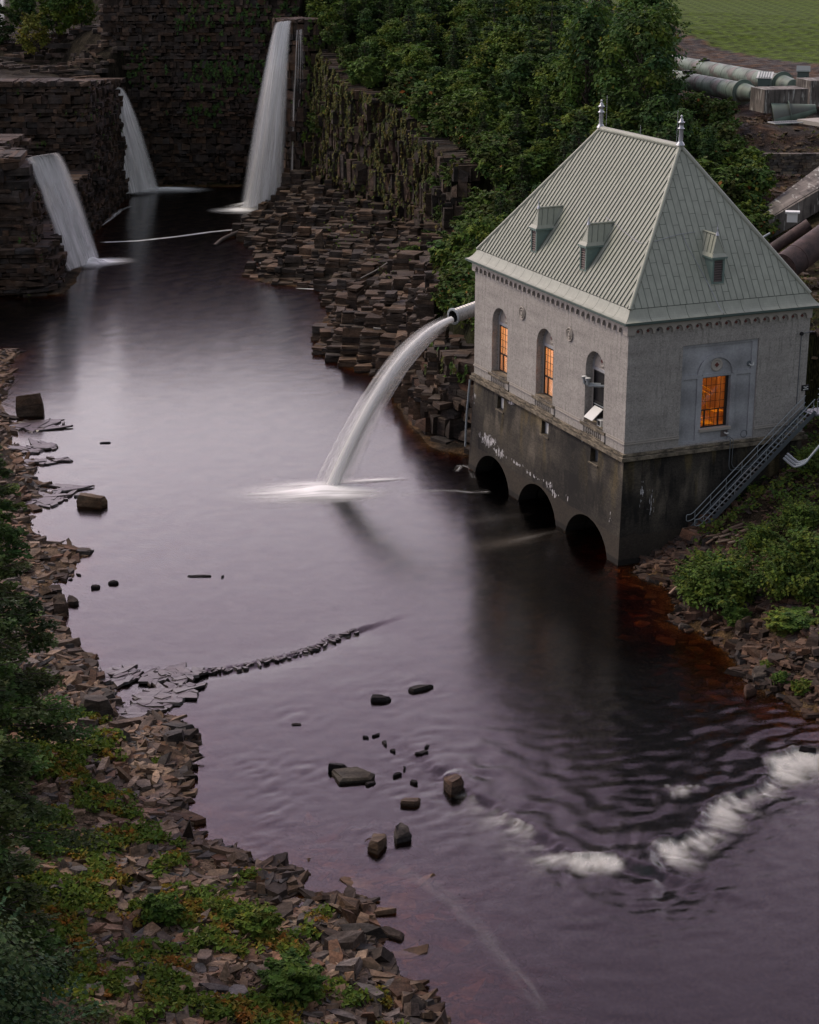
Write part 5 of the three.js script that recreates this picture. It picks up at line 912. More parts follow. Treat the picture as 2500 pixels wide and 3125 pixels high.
function penstock(name, label, a, b, r, o = {}) {
  const g = base(name, ...a); tag(g, label, 'pipe'); const d = V(...b).sub(V(...a)), L = d.length(); d.normalize(); const B = d.clone().multiplyScalar(L).toArray();
  const barrel = new THREE.CylinderGeometry(r, r, L, 36, 1, false); const u = barrel.attributes.uv; for (let i = 0; i < u.count; i++) u.setXY(i, u.getX(i) * r * 6.28, u.getY(i) * L);
  const q = new THREE.Quaternion().setFromUnitVectors(V(0, 1, 0), d), put = (geo, s) => geo.applyQuaternion(q).translate(d.x * s, d.y * s, d.z * s);
  mesh('barrel', put(barrel, L / 2), o.mat ?? greenPipe, g);
  for (let s = 2; s < L - 0.8; s += o.every ?? 3.2) mesh('joint_band', put(new THREE.CylinderGeometry(r + 0.035, r + 0.035, 0.12, 36), s), o.mat ?? greenPipe, g);
  if (o.flange) {
    mesh('flange', put(new THREE.CylinderGeometry(r + 0.42, r + 0.42, 0.16, 40), L), greenPipe, g);
    for (let i = 0; i < 40; i++) { const c = Math.cos(i / 40 * 6.2832) * (r + 0.3), e = Math.sin(i / 40 * 6.2832) * (r + 0.3); mesh('bolt', put(new THREE.CylinderGeometry(0.06, 0.06, 0.3, 6).translate(c, 0, e), L), M.gutter, g); }
    mesh('reducer', put(new THREE.CylinderGeometry(r * 0.72, r * 0.98, 3.2, 32), L + 1.68), greenPipe, g);
  }
  if (o.hatch) for (const s of o.hatch) { const h = put(new THREE.CylinderGeometry(0.7, 0.7, 0.3, 20).rotateX(0), 0); h.computeBoundingBox(); const hg = new THREE.CylinderGeometry(0.75, 0.75, 0.28, 20); mesh('hatch_cover', hg.translate(d.x * s, d.y * s + r + 0.16, d.z * s), M.black, g); }
  if (o.box) for (const [s, l] of o.box) mesh('patch_plate', boxUV(new THREE.BoxGeometry(r * 0.9, l, 0.14).translate(0.1, 0, r * 0.98)).applyQuaternion(q).translate(d.x * s, d.y * s, d.z * s), greenPipe, g);
  return g;
}
penstock('penstock', 'nearer green penstock pipe with bolted flange, on the yard', [36.43,24.3,-277.53], [45.66,24.3,-250.39], 1.3, { flange: true, hatch: [12], every: 2.4 });
penstock('penstock', 'farther green penstock pipe with bolted flange, beside the lawn', [38.9,24.4,-307.63], [53.01,24.4,-260.41], 1.4, { flange: true, hatch: [24], every: 3.8 });
function block(name, label, cat, at, w, h, d, turn, mat = oldConcrete) { const m = mesh(name, boxUV(new THREE.BoxGeometry(w, h, d).translate(0, h / 2, 0)), mat); m.position.set(...at); m.rotation.y = turn; return tag(m, label, cat); }
block('concrete_block', 'dark stained concrete block where the nearer penstock ends', 'concrete block', [49.06,22.6,-242.67], 6.2, 3.0, 4.4, 0.25);
block('concrete_block', 'dark concrete block at the right edge behind the buried pipe', 'concrete block', [56.8,22.6,-251.12], 6, 3.4, 5, 0.2);
block('concrete_slab', 'small raised concrete slab in front of the nearer penstock', 'slab', [45.14,22.7,-255.46], 2.8, 0.95, 1.6, -0.25, M.ledge);
block('pavement_slab', 'pale flat concrete slab at the right edge of the yard', 'slab', [52.41,22.2,-230.9], 4.5, 0.5, 4.5, 0.5, M.trim);
{ const g = base('buried_pipe', ...[48.42,22.5,-239.98]); tag(g, 'half buried green tapering pipe in front of the concrete block', 'pipe'); mesh('barrel', new THREE.CylinderGeometry(0.55, 1.9, 5.6, 32).rotateZ(-1.35).rotateY(-0.1).translate(2.2, 0.15, 0.4), greenPipe, g); mesh('joint_band', new THREE.CylinderGeometry(1.5, 1.54, 0.14, 32).rotateZ(-1.35).rotateY(-0.1).translate(1.6, 0.28, 0.36), greenPipe, g); }
function shed(label, at, w, h, d, turn, roofMat) { const g = base('equipment_shed', ...at, turn); tag(g, label, 'shed'); mesh('cabinet', box(-w / 2, w / 2, -0.3, h, -d / 2, d / 2), M.gutter, g); mesh('door', box(-w / 2 + 0.12, w / 2 - 0.12, 0.1, h - 0.2, d / 2, d / 2 + 0.03), M.gutter, g); mesh('door_handle', box(w / 2 - 0.35, w / 2 - 0.25, h * 0.55, h * 0.65, d / 2 + 0.03, d / 2 + 0.08), M.black, g); mesh('roof', boxUV(new THREE.BoxGeometry(w + 0.35, 0.09, d + 0.5).rotateX(0.35).translate(0, h + 0.2, 0)), roofMat, g); if (roofMat === M.white) for (let i = 0; i < 5; i++) mesh('roof_rib', boxUV(new THREE.BoxGeometry(0.07, 0.06, d + 0.5).rotateX(0.35).translate(-w / 2 + (i + 0.5) * w / 5, h + 0.28, 0.01)), M.gutter, g); }
shed('green cabinet with ribbed pale roof between the two penstocks', [50.08,22.6,-258.3], 1.8, 3.1, 1.6, -0.3, M.white);
shed('dark green cabinet with plain sloping roof near the lawn', [59.2,22.8,-275.93], 1.7, 2.3, 1.6, -0.2, M.gutter);
{ const g = base('floor_grate', ...[47.85,22.35,-231.02], 0.35); tag(g, 'flat steel grate lying in the yard', 'grate'); mesh('rim', merge([box(-2.2, 2.2, 0, 0.12, -0.9, -0.8), box(-2.2, 2.2, 0, 0.12, 0.8, 0.9), box(-2.2, -2.1, 0, 0.12, -0.8, 0.8), box(2.1, 2.2, 0, 0.12, -0.8, 0.8)]), M.white, g); for (let i = 0; i < 14; i++) mesh('grate_bar', box(-2.1 + i * 0.3, -2.0 + i * 0.3, 0.02, 0.09, -0.8, 0.8), M.steelDark, g); }
// dry stone wall at the foot of the yard
{
  const g = base('dry_stone_wall', ...[46.19,18.2,-217.36]); tag(g, 'rough dry stone retaining wall below the yard', 'stone wall'); const r = mulberry(901);
  for (let c = 0; c < 7; c++) { let x = -4.5 + r() * 0.3; while (x < 7) { const w = 0.3 + r() * 0.75, h = 0.34, t = new Tris(), j = () => (r() - 0.5) * 0.14, y = c * h - 0.4, z = -0.35 * c * 0.3 + j() * 2; const ring = (yy, s) => [[x + 0.02 + j() * s, yy + j() * 0.4, z + 0.4 + j()], [x + w - 0.02 + j() * s, yy + j() * 0.4, z + 0.4 + j()], [x + w, yy, z - 0.6], [x, yy, z - 0.6]]; t.hexa([...ring(y, 0.5), ...ring(y + h - 0.02, 0.8)], varied(pick([[0.21, 0.19, 0.165], [0.28, 0.25, 0.21], [0.15, 0.14, 0.13], [0.34, 0.30, 0.23]], r), r, 0.5)); mesh('stone', t.geo(), stoneMat, g); x += w; } }
}
// sloping concrete flume and the old brown pipes behind the house
{
  const g = base('concrete_flume', 0, 0, 0); tag(g, 'sloping concrete flume running down behind the powerhouse', 'flume');
  const t = new Tris(), k = [1, 1, 1], a = [37.51,14.6,-200.99], b = [48.47,20.2,-210.5], c = [47.28,19.9,-198.44], d = [38.09,14.3,-198.41], dn = (p, h) => [p[0], p[1] - h, p[2]];
  t.quad(a, d, c, b, k); t.quad(d, dn(d, 2.4), dn(c, 2.4), c, k); t.quad(b, c, dn(c, 2.4), dn(b, 2.4), k); t.quad(a, b, dn(b, 2.4), dn(a, 2.4), k); t.quad(d, a, dn(a, 2.4), dn(d, 2.4), k);
  const q = t.geo(); q.deleteAttribute('color'); mesh('slab', q, oldConcrete, g);
  mesh('edge_cable', tube([[d[0], d[1] + 0.1, d[2] + 0.1], [lerp(d[0], c[0], 0.5), lerp(d[1], c[1], 0.5) + 0.25, lerp(d[2], c[2], 0.5)], [c[0], c[1] + 0.2, c[2]]], 0.04, 20, 6), M.black, g);
}
penstock('old_pipe', 'thick rusty brown pipe at the right edge behind the roof', [43.82,17.2,-182.32], [37.41,14.2,-176.83], 1.45, { mat: rustPipe, every: 5 });
penstock('old_pipe', 'thinner brown pipe half buried above the thick one', [41.55,17,-185.73], [37.3,14,-185.64], 0.62, { mat: rustPipe, every: 3 });
penstock('service_pipe', 'thin pale pipe lying along the foot of the flume', [38.63,15.1,-191.21], [36.03,13.9,-190.03], 0.12, { mat: M.steel, every: 9 });
{ const g = base('white_hatch_box', ...[40.45,17,-189.05], -0.2); tag(g, 'small white lidded box on the grass beside the flume', 'box'); mesh('box_body', box(-0.55, 0.55, -0.3, 0.65, -0.4, 0.4), M.white, g); mesh('lid', boxUV(new THREE.BoxGeometry(1.5, 0.16, 1.1).translate(0, 0.74, 0)), M.white, g); }
// penstocks and wall at the top of the hill
penstock('upper_penstock', 'big grey banded pipe coming over the hilltop, left of two', [7.76,29.6,-419.77], [9.09,27.3,-341.99], 1.9, { mat: greyPipe, every: 2.6 });
penstock('upper_penstock', 'big grey pipe at the hilltop half hidden by the pine, right of two', [14.94,29.6,-419.77], [15.15,27.3,-341.99], 1.9, { mat: greyPipe, every: 2.6 });
{ const g = base('retaining_wall', ...[9.28,27,-403.95]); tag(g, 'white-stained concrete wall behind the big grey pipes', 'wall'); mesh('wall_face', box(-17, 12, -0.5, 5.5, -2.4, -1.2), oldConcrete, g); mesh('abutment', box(-17, -11, -0.5, 2.6, -1.2, 2.5), oldConcrete, g); }
// bent conduits on the bank under the stair
for (let i = 0; i < 3; i++) { const o = i * 0.16, p = [[31,10.6,-128.03], [29.9,9.4,-127.62], [29.39,8.9,-127.33], [28.73,8.6,-127.56], [28.29,8.7,-129.33]].map(q => [q[0] + o, q[1] + o * 0.8, q[2] - o]); const m = mesh('bank_conduit', tube(p, 0.1, 40, 8), M.steel); tag(m, ['lowest of the three bent steel conduits on the bank', 'middle of the three bent steel conduits on the bank', 'topmost of the three bent steel conduits on the bank'][i], 'conduit', 'bent conduits on the bank'); }
// driftwood
const woodMat = std({ vertexColors: true, bumpMap: rockBump, bumpScale: 0.05, roughness: 0.9 });
function logMesh(name, a, b, r, label, tone, group, parent) {
  const g = tube([a, [(a[0] + b[0]) / 2 + 0.05 * (b[2] - a[2]), (a[1] + b[1]) / 2 + 0.04, (a[2] + b[2]) / 2], b], r, 10, 7), n = g.attributes.position.count, c = new Float32Array(n * 3); for (let i = 0; i < n; i++) c.set(tone, i * 3); g.setAttribute('color', new THREE.BufferAttribute(c, 3));
  const m = mesh(name, g, woodMat); if (label) tag(m, label, 'log', group); return m;
}
{
  const r = mulberry(77); const onG = (x, z, h) => [x, ground(x, z) + h, z];
  const pile = (c, n, len, dir, spread, label, group, tones) => { for (let i = 0; i < n; i++) { const x = c[0] + (r() - 0.5) * spread[0], z = c[1] + (r() - 0.5) * spread[1], a = dir + (r() - 0.5) * 0.7, l = len * (0.4 + 0.8 * r()); const y = (c[2] ?? ground(x, z)) + 0.15 + 0.3 * r(); logMesh('driftwood', [x - Math.cos(a) * l / 2, y, z + Math.sin(a) * l / 2], [x + Math.cos(a) * l / 2, y + (r() - 0.4) * 0.7, z - Math.sin(a) * l / 2], 0.05 + r() * 0.09, label, pick(tones, r), group); } };
  const warm = [[0.20, 0.13, 0.09], [0.26, 0.19, 0.14], [0.14, 0.09, 0.065]], grey = [[0.24, 0.22, 0.20], [0.32, 0.30, 0.27], [0.17, 0.15, 0.14]];
  pile([24.78,-126.71], 12, 3.2, 0.5, [3.5, 2.5], 'weathered brown driftwood log in the heap beside the stair foot', 'driftwood heap by the stair', warm);
  pile([...[-0.92,-196.08], 3.6], 14, 3, 0.35, [5, 3.5], 'grey driftwood stick in the pile on the ledges behind the jet', 'driftwood pile on the ledges', grey);
  logMesh('driftwood', onG(...[19.23,-123.4], 0.15), onG(...[20.38,-124.07], 0.4), 0.13, 'single pale log lying on the scree near the waterline', [0.30, 0.20, 0.15]);
  logMesh('driftwood', [-29.3,0.1,-267.49], [-26.67,0.6,-276.67], 0.28, 'thick dark log pointing into the pool from the far ledge', [0.09, 0.07, 0.06]);
  logMesh('driftwood', [-2.79,4.2,-232.55], [-6.29,3.2,-226.63], 0.1, 'bare grey branch leaning on the middle ledges', [0.22, 0.20, 0.18]);
  logMesh('driftwood', onG(...[26.15,-112.45], 0.2), onG(...[27.16,-111.54], 0.5), 0.2, 'mossy log half hidden in the green slope on the right', [0.10, 0.085, 0.06]);
}

// ---------- vegetation ----------
const leafMat = new THREE.MeshPhysicalMaterial({ vertexColors: true, transmission: 0.28, thickness: 0, roughness: 0.95, side: THREE.DoubleSide, specularIntensity: 0.35 });
const barkMat = std({ color: lin(0.075, 0.06, 0.05), roughness: 0.95 });
const paleBark = std({ color: lin(0.16, 0.14, 0.12), roughness: 0.95 });
class Leaves {
  constructor() { this.p = []; this.n = []; this.c = []; }
  leaf(x, y, z, nx, ny, nz, size, col, r, long = 1.5) {
    // diamond, or a pair of them folded along the middle
    const l = Math.hypot(nx, ny, nz) || 1; nx /= l; ny /= l; nz /= l;
    let ax = r() - 0.5, ay = r() - 0.5, az = r() - 0.5; const d = ax * nx + ay * ny + az * nz; ax -= d * nx; ay -= d * ny; az -= d * nz; const m = Math.hypot(ax, ay, az) || 1; ax /= m; ay /= m; az /= m;
    const bx = ny * az - nz * ay, by = nz * ax - nx * az, bz = nx * ay - ny * ax, s = size * 0.5 * long, w = size * 0.5, f = size * 0.16;
    const A = [x - ax * s, y - ay * s, z - az * s], B = [x + bx * w + nx * f, y + by * w + ny * f, z + bz * w + nz * f], C = [x + ax * s, y + ay * s, z + az * s], D = [x - bx * w + nx * f, y - by * w + ny * f, z - bz * w + nz * f];
    for (const q of [A, B, C, A, C, D]) { this.p.push(q[0], q[1], q[2]); this.c.push(col[0], col[1], col[2]); }
  }
  geo() { const g = new THREE.BufferGeometry(); g.setAttribute('position', new THREE.Float32BufferAttribute(this.p, 3)); g.setAttribute('color', new THREE.Float32BufferAttribute(this.c, 3)); g.computeVertexNormals(); return g; }
}
const tint = (base, r, a = 0.5) => { const k = 1 - a / 2 + a * r(), y = (r() - 0.5) * 0.26; return [base[0] * k * (1 + y), base[1] * k, base[2] * k * (1 - y)]; };
// broadleaf crown: leaf clumps on limbs; unit tree is 1 m high, scaled when placed
function limbs(list, r0) { return merge(list.map(([a, b, ra, rb]) => boxUV(bar(a, b, ra, 6, rb)))); }
function broadleaf(seed, o) {
  const r = mulberry(seed), L = new Leaves(), wood = [], H = o.h, R = o.r, y0 = o.base * H, clumps = [];
  wood.push([[0, -0.4, 0], [0.1 * R * (r() - 0.5), y0 + (H - y0) * 0.55, 0.1 * R * (r() - 0.5)], o.trunk, o.trunk * 0.4]);
  for (let i = 0; i < o.clumps; i++) {
    const t = Math.pow((i + 0.5) / o.clumps, o.fill ?? 0.8), a = i * 2.4 + r(), rad = R * Math.sqrt(Math.max(0.05, 1 - Math.pow(2 * t - (o.belly ?? 0.9), 2))) * (0.55 + 0.45 * r());
    const c = [Math.cos(a) * rad * 0.72, y0 + (H - y0) * (0.08 + 0.86 * t), Math.sin(a) * rad * 0.72], q = R * (0.30 + 0.16 * r()) * (o.lump ?? 1); clumps.push([c, q]);
    wood.push([[0, Math.max(0, c[1] - rad * 0.7), 0], c, o.trunk * 0.3, o.trunk * 0.08]);
  }
  const per = Math.round(o.leaves / clumps.length);
  for (const [c, q] of clumps) {
    const tone = tint(pick(o.tones, r), r, 0.35);
    for (let i = 0; i < per; i++) {
      let x, y, z, d; do { x = r() * 2 - 1; y = r() * 2 - 1; z = r() * 2 - 1; d = x * x + y * y + z * z; } while (d > 1 || d < 0.12);
      if (y < -0.2 && r() < 0.5) y = -y;
      const e = (r() < 0.08 ? 1.25 : 1) + 0.6 * noise3(c[0] + x * 2, c[1] + y * 2, c[2] + z * 2);
      L.leaf(c[0] + x * q * e, c[1] + y * q * 0.72 * e, c[2] + z * q * e, x + (r() - 0.5) * 0.9, y + 0.7 + (r() - 0.5) * 0.6, z + (r() - 0.5) * 0.9, o.leaf * (0.7 + 0.6 * r()), r() < (o.rare ?? 0) ? tint(o.rareTone, r) : tint(tone, r, 0.45), r, o.long ?? 1.5);
    }
  }
  for (let i = 0; i < (o.shoots ?? 34); i++) {   // single shoots standing out of the clumps
    const [c, q] = pick(clumps, r), a = Math.atan2(c[2], c[0]) + (r() - 0.5) * 1.6, up = 0.2 + 0.9 * r(), len = R * (0.22 + 0.25 * r()), s = [c[0] + Math.cos(a) * q * 0.6, c[1] + q * 0.4, c[2] + Math.sin(a) * q * 0.6], tone = tint(pick(o.tones, r), r, 0.4);
    for (let k = 0; k < 26; k++) { const t = r(), w = o.leaf * 1.1 * (1.2 - t); L.leaf(s[0] + Math.cos(a) * len * t + (r() - 0.5) * w, s[1] + up * len * t - 0.25 * len * t * t + (r() - 0.5) * w, s[2] + Math.sin(a) * len * t + (r() - 0.5) * w, (r() - 0.5) * 1.4, 1, (r() - 0.5) * 1.4, o.leaf * (0.6 + 0.6 * r()), tint(tone, r, 0.4), r, o.long ?? 1.5); }
  }
  return { crown: L.geo(), wood: limbs(wood), mat: o.bark ?? barkMat };
}
function pine(seed, o) {
  const r = mulberry(seed), L = new Leaves(), wood = [[[0, -0.4, 0], [0.15, o.h, 0.1], o.trunk, 0.04]];
  for (let y = o.h * o.base; y < o.h * 0.99; y += o.gap * (0.7 + 0.6 * r())) {
    const t = (y - o.h * o.base) / (o.h * (1 - o.base)), n = 4 + Math.floor(r() * 2), R = o.r * (1 - 0.82 * t) * (0.7 + 0.45 * r());
    for (let k = 0; k < n; k++) {
      const a = k / n * 6.283 + r() * 1.5, len = R * (0.7 + 0.4 * r()), ex = Math.cos(a) * len, ez = Math.sin(a) * len, ey = y + len * (o.rise ?? 0.12); wood.push([[0, y, 0], [ex, ey, ez], 0.06, 0.015]);
      const tone = tint(pick(o.tones, r), r, 0.3);
      for (let i = 0; i < o.tuft * len; i++) { const s = 0.25 + 0.78 * Math.sqrt(r()), sp = (1.1 - s * 0.6) * len * 0.38; L.leaf(ex * s + (r() - 0.5) * sp * 1.6, lerp(y, ey, s) + (r() - 0.35) * 0.35 - (o.droop ?? 0) * s * s * len, ez * s + (r() - 0.5) * sp * 1.6, (r() - 0.5) * 1.2, 1, (r() - 0.5) * 1.2, o.leaf * (0.7 + 0.6 * r()), tint(tone, r, 0.5), r, o.long ?? 2.6); }
    }
  }
  return { crown: L.geo(), wood: limbs(wood), mat: barkMat };
}
const G1 = [0.054, 0.104, 0.02], G2 = [0.08, 0.135, 0.02], G3 = [0.04, 0.084, 0.025], G4 = [0.115, 0.165, 0.022], YEL = [0.22, 0.19, 0.03], ORG = [0.28, 0.11, 0.03], OLV = [0.07, 0.09, 0.024];
const kinds = {
  maple: [broadleaf(501, { h: 15, r: 6.2, base: 0.12, trunk: 0.4, clumps: 44, lump: 0.7, leaves: 7500, leaf: 0.36, tones: [G1, G3, G2], rare: 0.015, rareTone: YEL }), broadleaf(502, { h: 14, r: 5.4, base: 0.15, trunk: 0.36, clumps: 40, lump: 0.7, leaves: 7000, leaf: 0.36, tones: [G1, G2, G3], rare: 0.02, rareTone: YEL })],
  tree: [broadleaf(511, { h: 8, r: 3.3, base: 0.1, trunk: 0.2, clumps: 30, lump: 0.72, leaves: 4200, leaf: 0.29, tones: [G1, G2, G4] }), broadleaf(512, { h: 8.5, r: 3, base: 0.08, trunk: 0.2, clumps: 32, lump: 0.68, belly: 0.6, leaves: 4200, leaf: 0.29, tones: [G3, G1] }), broadleaf(513, { h: 7, r: 3.4, base: 0.08, trunk: 0.18, clumps: 26, lump: 0.75, leaves: 3800, leaf: 0.31, tones: [G2, G4, G1], rare: 0.05, rareTone: YEL })],
  cedar: [pine(521, { h: 10, r: 2.6, base: 0.04, gap: 0.42, trunk: 0.2, tuft: 17, leaf: 0.34, tones: [G1, G3, [0.05, 0.08, 0.03]], long: 1.6, droop: 0.12, rise: 0.15 }), pine(522, { h: 9, r: 2.9, base: 0.03, gap: 0.42, trunk: 0.2, tuft: 17, leaf: 0.34, tones: [G1, [0.06, 0.085, 0.03]], long: 1.6, droop: 0.14, rise: 0.15 })],
  pine: [pine(531, { h: 18, r: 5.6, base: 0.2, gap: 1.15, trunk: 0.34, tuft: 40, leaf: 0.36, tones: [[0.06, 0.10, 0.028], [0.045, 0.08, 0.03]], rise: 0.1 })],
  sumac: [broadleaf(541, { h: 4.5, r: 2.9, base: 0.1, trunk: 0.1, clumps: 20, leaves: 2100, leaf: 0.42, tones: [[0.10, 0.17, 0.028], [0.075, 0.13, 0.025]], long: 2.6, lump: 0.9 }), broadleaf(542, { h: 4, r: 2.6, base: 0.1, trunk: 0.1, clumps: 16, leaves: 1800, leaf: 0.42, tones: [[0.085, 0.145, 0.026], G2], long: 2.6 })],
  shrub: [broadleaf(551, { h: 2.8, r: 1.9, base: 0.02, trunk: 0.06, clumps: 14, leaves: 1500, leaf: 0.26, tones: [G2, G1, OLV], lump: 1.1 }), broadleaf(552, { h: 2.4, r: 1.8, base: 0.02, trunk: 0.06, clumps: 13, leaves: 1400, leaf: 0.26, tones: [G4, G1, G2], rare: 0.05, rareTone: YEL, lump: 1.1 }), broadleaf(553, { h: 3, r: 1.7, base: 0.02, trunk: 0.06, clumps: 13, leaves: 1400, leaf: 0.26, tones: [OLV, G2, G1], rare: 0.03, rareTone: ORG, lump: 1.1 })],
};
let plantNo = 0;
function plant(kind, name, x, z, scale, label, group, o = {}) {
  const list = kinds[kind], v = list[plantNo++ % list.length], y = (o.y ?? ground(x, z)) - 0.1, g = base(name, x, y, z, plantNo * 2.39);
  mesh(kind === 'shrub' ? 'foliage' : 'crown', v.crown, leafMat, g); mesh(kind === 'shrub' ? 'stem' : 'trunk', v.wood, v.mat, g);
  g.scale.set(scale * (o.wide ?? 1), scale * (o.tall ?? 1), scale * (o.wide ?? 1)); if (o.lean) g.rotation.z = o.lean;
  return tag(g, label, kind === 'shrub' || kind === 'sumac' ? 'shrub' : 'tree', group);
}
// hillside wood behind the powerhouse
const OPEN = [...[[48.39,-353.25],[36.64,-265.35],[37.52,-245.51],[41.46,-234.92],[42.54,-218.13],[37.71,-189.65],[35.09,-180.16]], ...[[37.08,-194.29]], [34, -150], [120, -150], [120, -460], [60, -460]];
const TOPYARD = [[3.75,-532.52],[2.98,-336.47],[9.69,-321.44],[13.67,-350.92],[25.29,-532.52]];
const clear = (x, z) => signed(x, z, GORGE) > 1.8 && signed(x, z, OPEN) > 0.5 && signed(x, z, TOPYARD) > 1;
const houseLocal = (x, z) => { const dx = x - 16.25, dz = z + 129.9; return [0.9226 * dx - 0.3857 * dz, 0.3857 * dx + 0.9226 * dz]; };
const nearHouse = (x, z, m) => { const [a, b] = houseLocal(x, z); return a > -m && a < LB + m && b < m && b > -LA - m; };
{
  const r = mulberry(600), done = [];
  const free = (x, z, d) => done.every(([a, b]) => (a - x) ** 2 + (b - z) ** 2 > d * d);
  const put = (kind, name, x, z, s, label, group, o) => { done.push([x, z]); plant(kind, name, x, z, s, label, group, o); };
  put('maple', 'maple_tree', 30, -238, 1.15, 'tall full maple crown rising behind the roof beside the lawn', undefined, { tall: 1.1 });
  put('maple', 'maple_tree', 24, -246, 1.1, 'tall dark maple behind the left end of the roof ridge', undefined, { tall: 1.25 });
  put('pine', 'white_pine', 20, -262, 1.05, 'large pine with layered feathery branches at the top of the hill', undefined);
  put('pine', 'white_pine', 13, -282, 0.85, 'smaller pine left of the large pine', undefined);
  put('maple', 'maple_tree', 33, -262, 1.1, 'dark maple behind the full maple, touching the penstocks', undefined, { tall: 1.2 });
  put('cedar', 'dark_spruce', -6.5, -322, 0.85, 'dark narrow spruce left of the big grey pipes', undefined, { wide: 1.2 });
  put('sumac', 'sumac', 2, -312, 1.25, 'bright green sumac below the big grey pipes', undefined);
  const zone = (x, z) => { const o = signed(x, z, OPEN); return z > -200 ? 'behind the left end of the powerhouse' : o < 9 && z > -250 ? 'between the roof and the yard' : x > 22 ? 'under the tall maples behind the ridge' : z < -300 ? 'near the tallest waterfall and the grey pipes' : z < -262 ? 'in the middle of the hillside below the pines' : 'above the square rock columns'; };
  const tries = 2600;
  for (let i = 0; i < tries; i++) {
    const x = -22 + r() * 72, z = -158 - r() * 182; if (!clear(x, z) || nearHouse(x, z, 3.4) || !inFrame(x, ground(x, z) + 3, z, 4)) continue;
    const edge = signed(x, z, GORGE), open = signed(x, z, OPEN), gy = ground(x, z);
    if (edge < 5 || open < 5) {
      if (!free(x, z, 1.9)) continue;
      if (r() < 0.3) put('sumac', 'sumac', x, z, 0.55 + 0.4 * r(), `light green sumac on the wood edge ${zone(x, z)}`, `edge sumacs ${zone(x, z)}`); else put('shrub', 'bush', x, z, 0.9 + 0.8 * r(), `leafy bush on the wood edge ${zone(x, z)}`, `edge bushes ${zone(x, z)}`);
    } else if (edge < 13 || open < 9 || z > -195) {
      if (!free(x, z, 2.7)) continue; const q = r();
      if (q < 0.42) put('cedar', 'cedar_tree', x, z, 0.5 + 0.3 * r(), `cedar in the wood ${zone(x, z)}`, `cedars ${zone(x, z)}`); else if (q < 0.8) put('tree', 'broadleaf_tree', x, z, 0.55 + 0.4 * r(), `broadleaf tree in the wood ${zone(x, z)}`, `broadleaf trees ${zone(x, z)}`); else put('sumac', 'sumac', x, z, 0.9 + 0.4 * r(), `sumac clump in the wood ${zone(x, z)}`, `sumac clumps ${zone(x, z)}`);
    } else {
      if (!free(x, z, 3.6)) continue; const q = r();
      if (q < 0.45) put('cedar', 'cedar_tree', x, z, 0.8 + 0.4 * r(), `cedar in the wood ${zone(x, z)}`, `cedars ${zone(x, z)}`); else put('tree', 'broadleaf_tree', x, z, 0.85 + 0.5 * r(), `broadleaf tree in the wood ${zone(x, z)}`, `broadleaf trees ${zone(x, z)}`);
    }
  }
  for (let i = 0; i < 60; i++) { const x = -18 + r() * 60, z = -165 - r() * 150; if (!clear(x, z) || nearHouse(x, z, 2.5) || !free(x, z, 1.7)) continue; put('shrub', 'bush', x, z, 0.8 + 0.6 * r(), 'low bush under the hillside trees', 'bushes under the hillside trees'); }
}
for (const [u, s, l] of [[[0,-237.67], 1.0, 'round grey-green bush on the middle of the ledges'], [[3.58,-243.32], 1.1, 'olive bush under the last rock columns'], [[-2.02,-243.9], 0.7, 'small leafy bush left of the round grey-green bush'], [[6.01,-217.17], 1.2, 'bush at the foot of the square rock column'], [[1.65,-222.99], 0.6, 'small weedy clump on a ledge step'], [[5.07,-195.11], 1.7, 'large fresh green bush above the pipe mouth'], [[6.5,-200.45], 1.6, 'tall bush touching the left eave of the powerhouse'], [[2.83,-190.21], 1.2, 'bush hanging over the rocks left of the pipe mouth'], [[5.91,-175.51], 1.3, 'bush directly under the corrugated pipe'], [[4.05,-180.53], 1.0, 'small bush at the top of the rock face behind the jet']]) plant('shrub', 'bush', ...u, s, l);
// top left trees
for (const [x, z, s, k, l] of [[-66, -346, 1.3, 'tree', 'dark broadleaf tree at far upper left'], [-73, -350, 1.5, 'tree', 'shaded tree behind the upper left rock shelf'], [-61.5, -347, 1.1, 'tree', 'half-hidden tree beside the bare branches at upper left'], [-78, -348, 1.3, 'cedar', 'cedar at the extreme upper left above the shelf']]) plant(k, k === 'cedar' ? 'cedar_tree' : 'broadleaf_tree', x, z, s, l);
kinds.yellow = [broadleaf(561, { h: 7, r: 2.6, base: 0.1, trunk: 0.12, clumps: 14, leaves: 2200, leaf: 0.3, tones: [[0.17, 0.16, 0.02], [0.13, 0.14, 0.022]] })];
plant('yellow', 'yellowing_birch', -69.5, -341, 1.15, 'yellow-green drooping tree at upper left');
// trees close to the viewer along the left edge
kinds.nearCedar = [pine(571, { h: 22, r: 4.6, base: 0.12, gap: 0.5, trunk: 0.3, tuft: 55, leaf: 0.2, tones: [G1, [0.06, 0.09, 0.022], [0.045, 0.065, 0.02]], long: 1.7, droop: 0.16, rise: 0.1 })];
kinds.nearMaple = [broadleaf(572, { h: 13, r: 5, base: 0.1, trunk: 0.25, clumps: 34, leaves: 16000, leaf: 0.2, tones: [[0.03, 0.065, 0.03], [0.04, 0.075, 0.028]], long: 1.2 })];
plant('nearCedar', 'cedar_tree', -20.9, -76, 1.0, 'tall near cedar hanging over the left edge at mid height', undefined, { y: 3 });
plant('nearCedar', 'cedar_tree', -23.6, -92, 1.08, 'slim near cedar at the left edge, level with the jet splash', undefined, { y: 1 });
plant('nearCedar', 'cedar_tree', -17.4, -63, 0.92, 'near cedar lower on the left edge, over the gravel', undefined, { y: 1 });
plant('nearMaple', 'maple_tree', -15.2, -53.5, 0.85, 'dark blue-green maple in the lower left corner', undefined, { y: 3.5 });
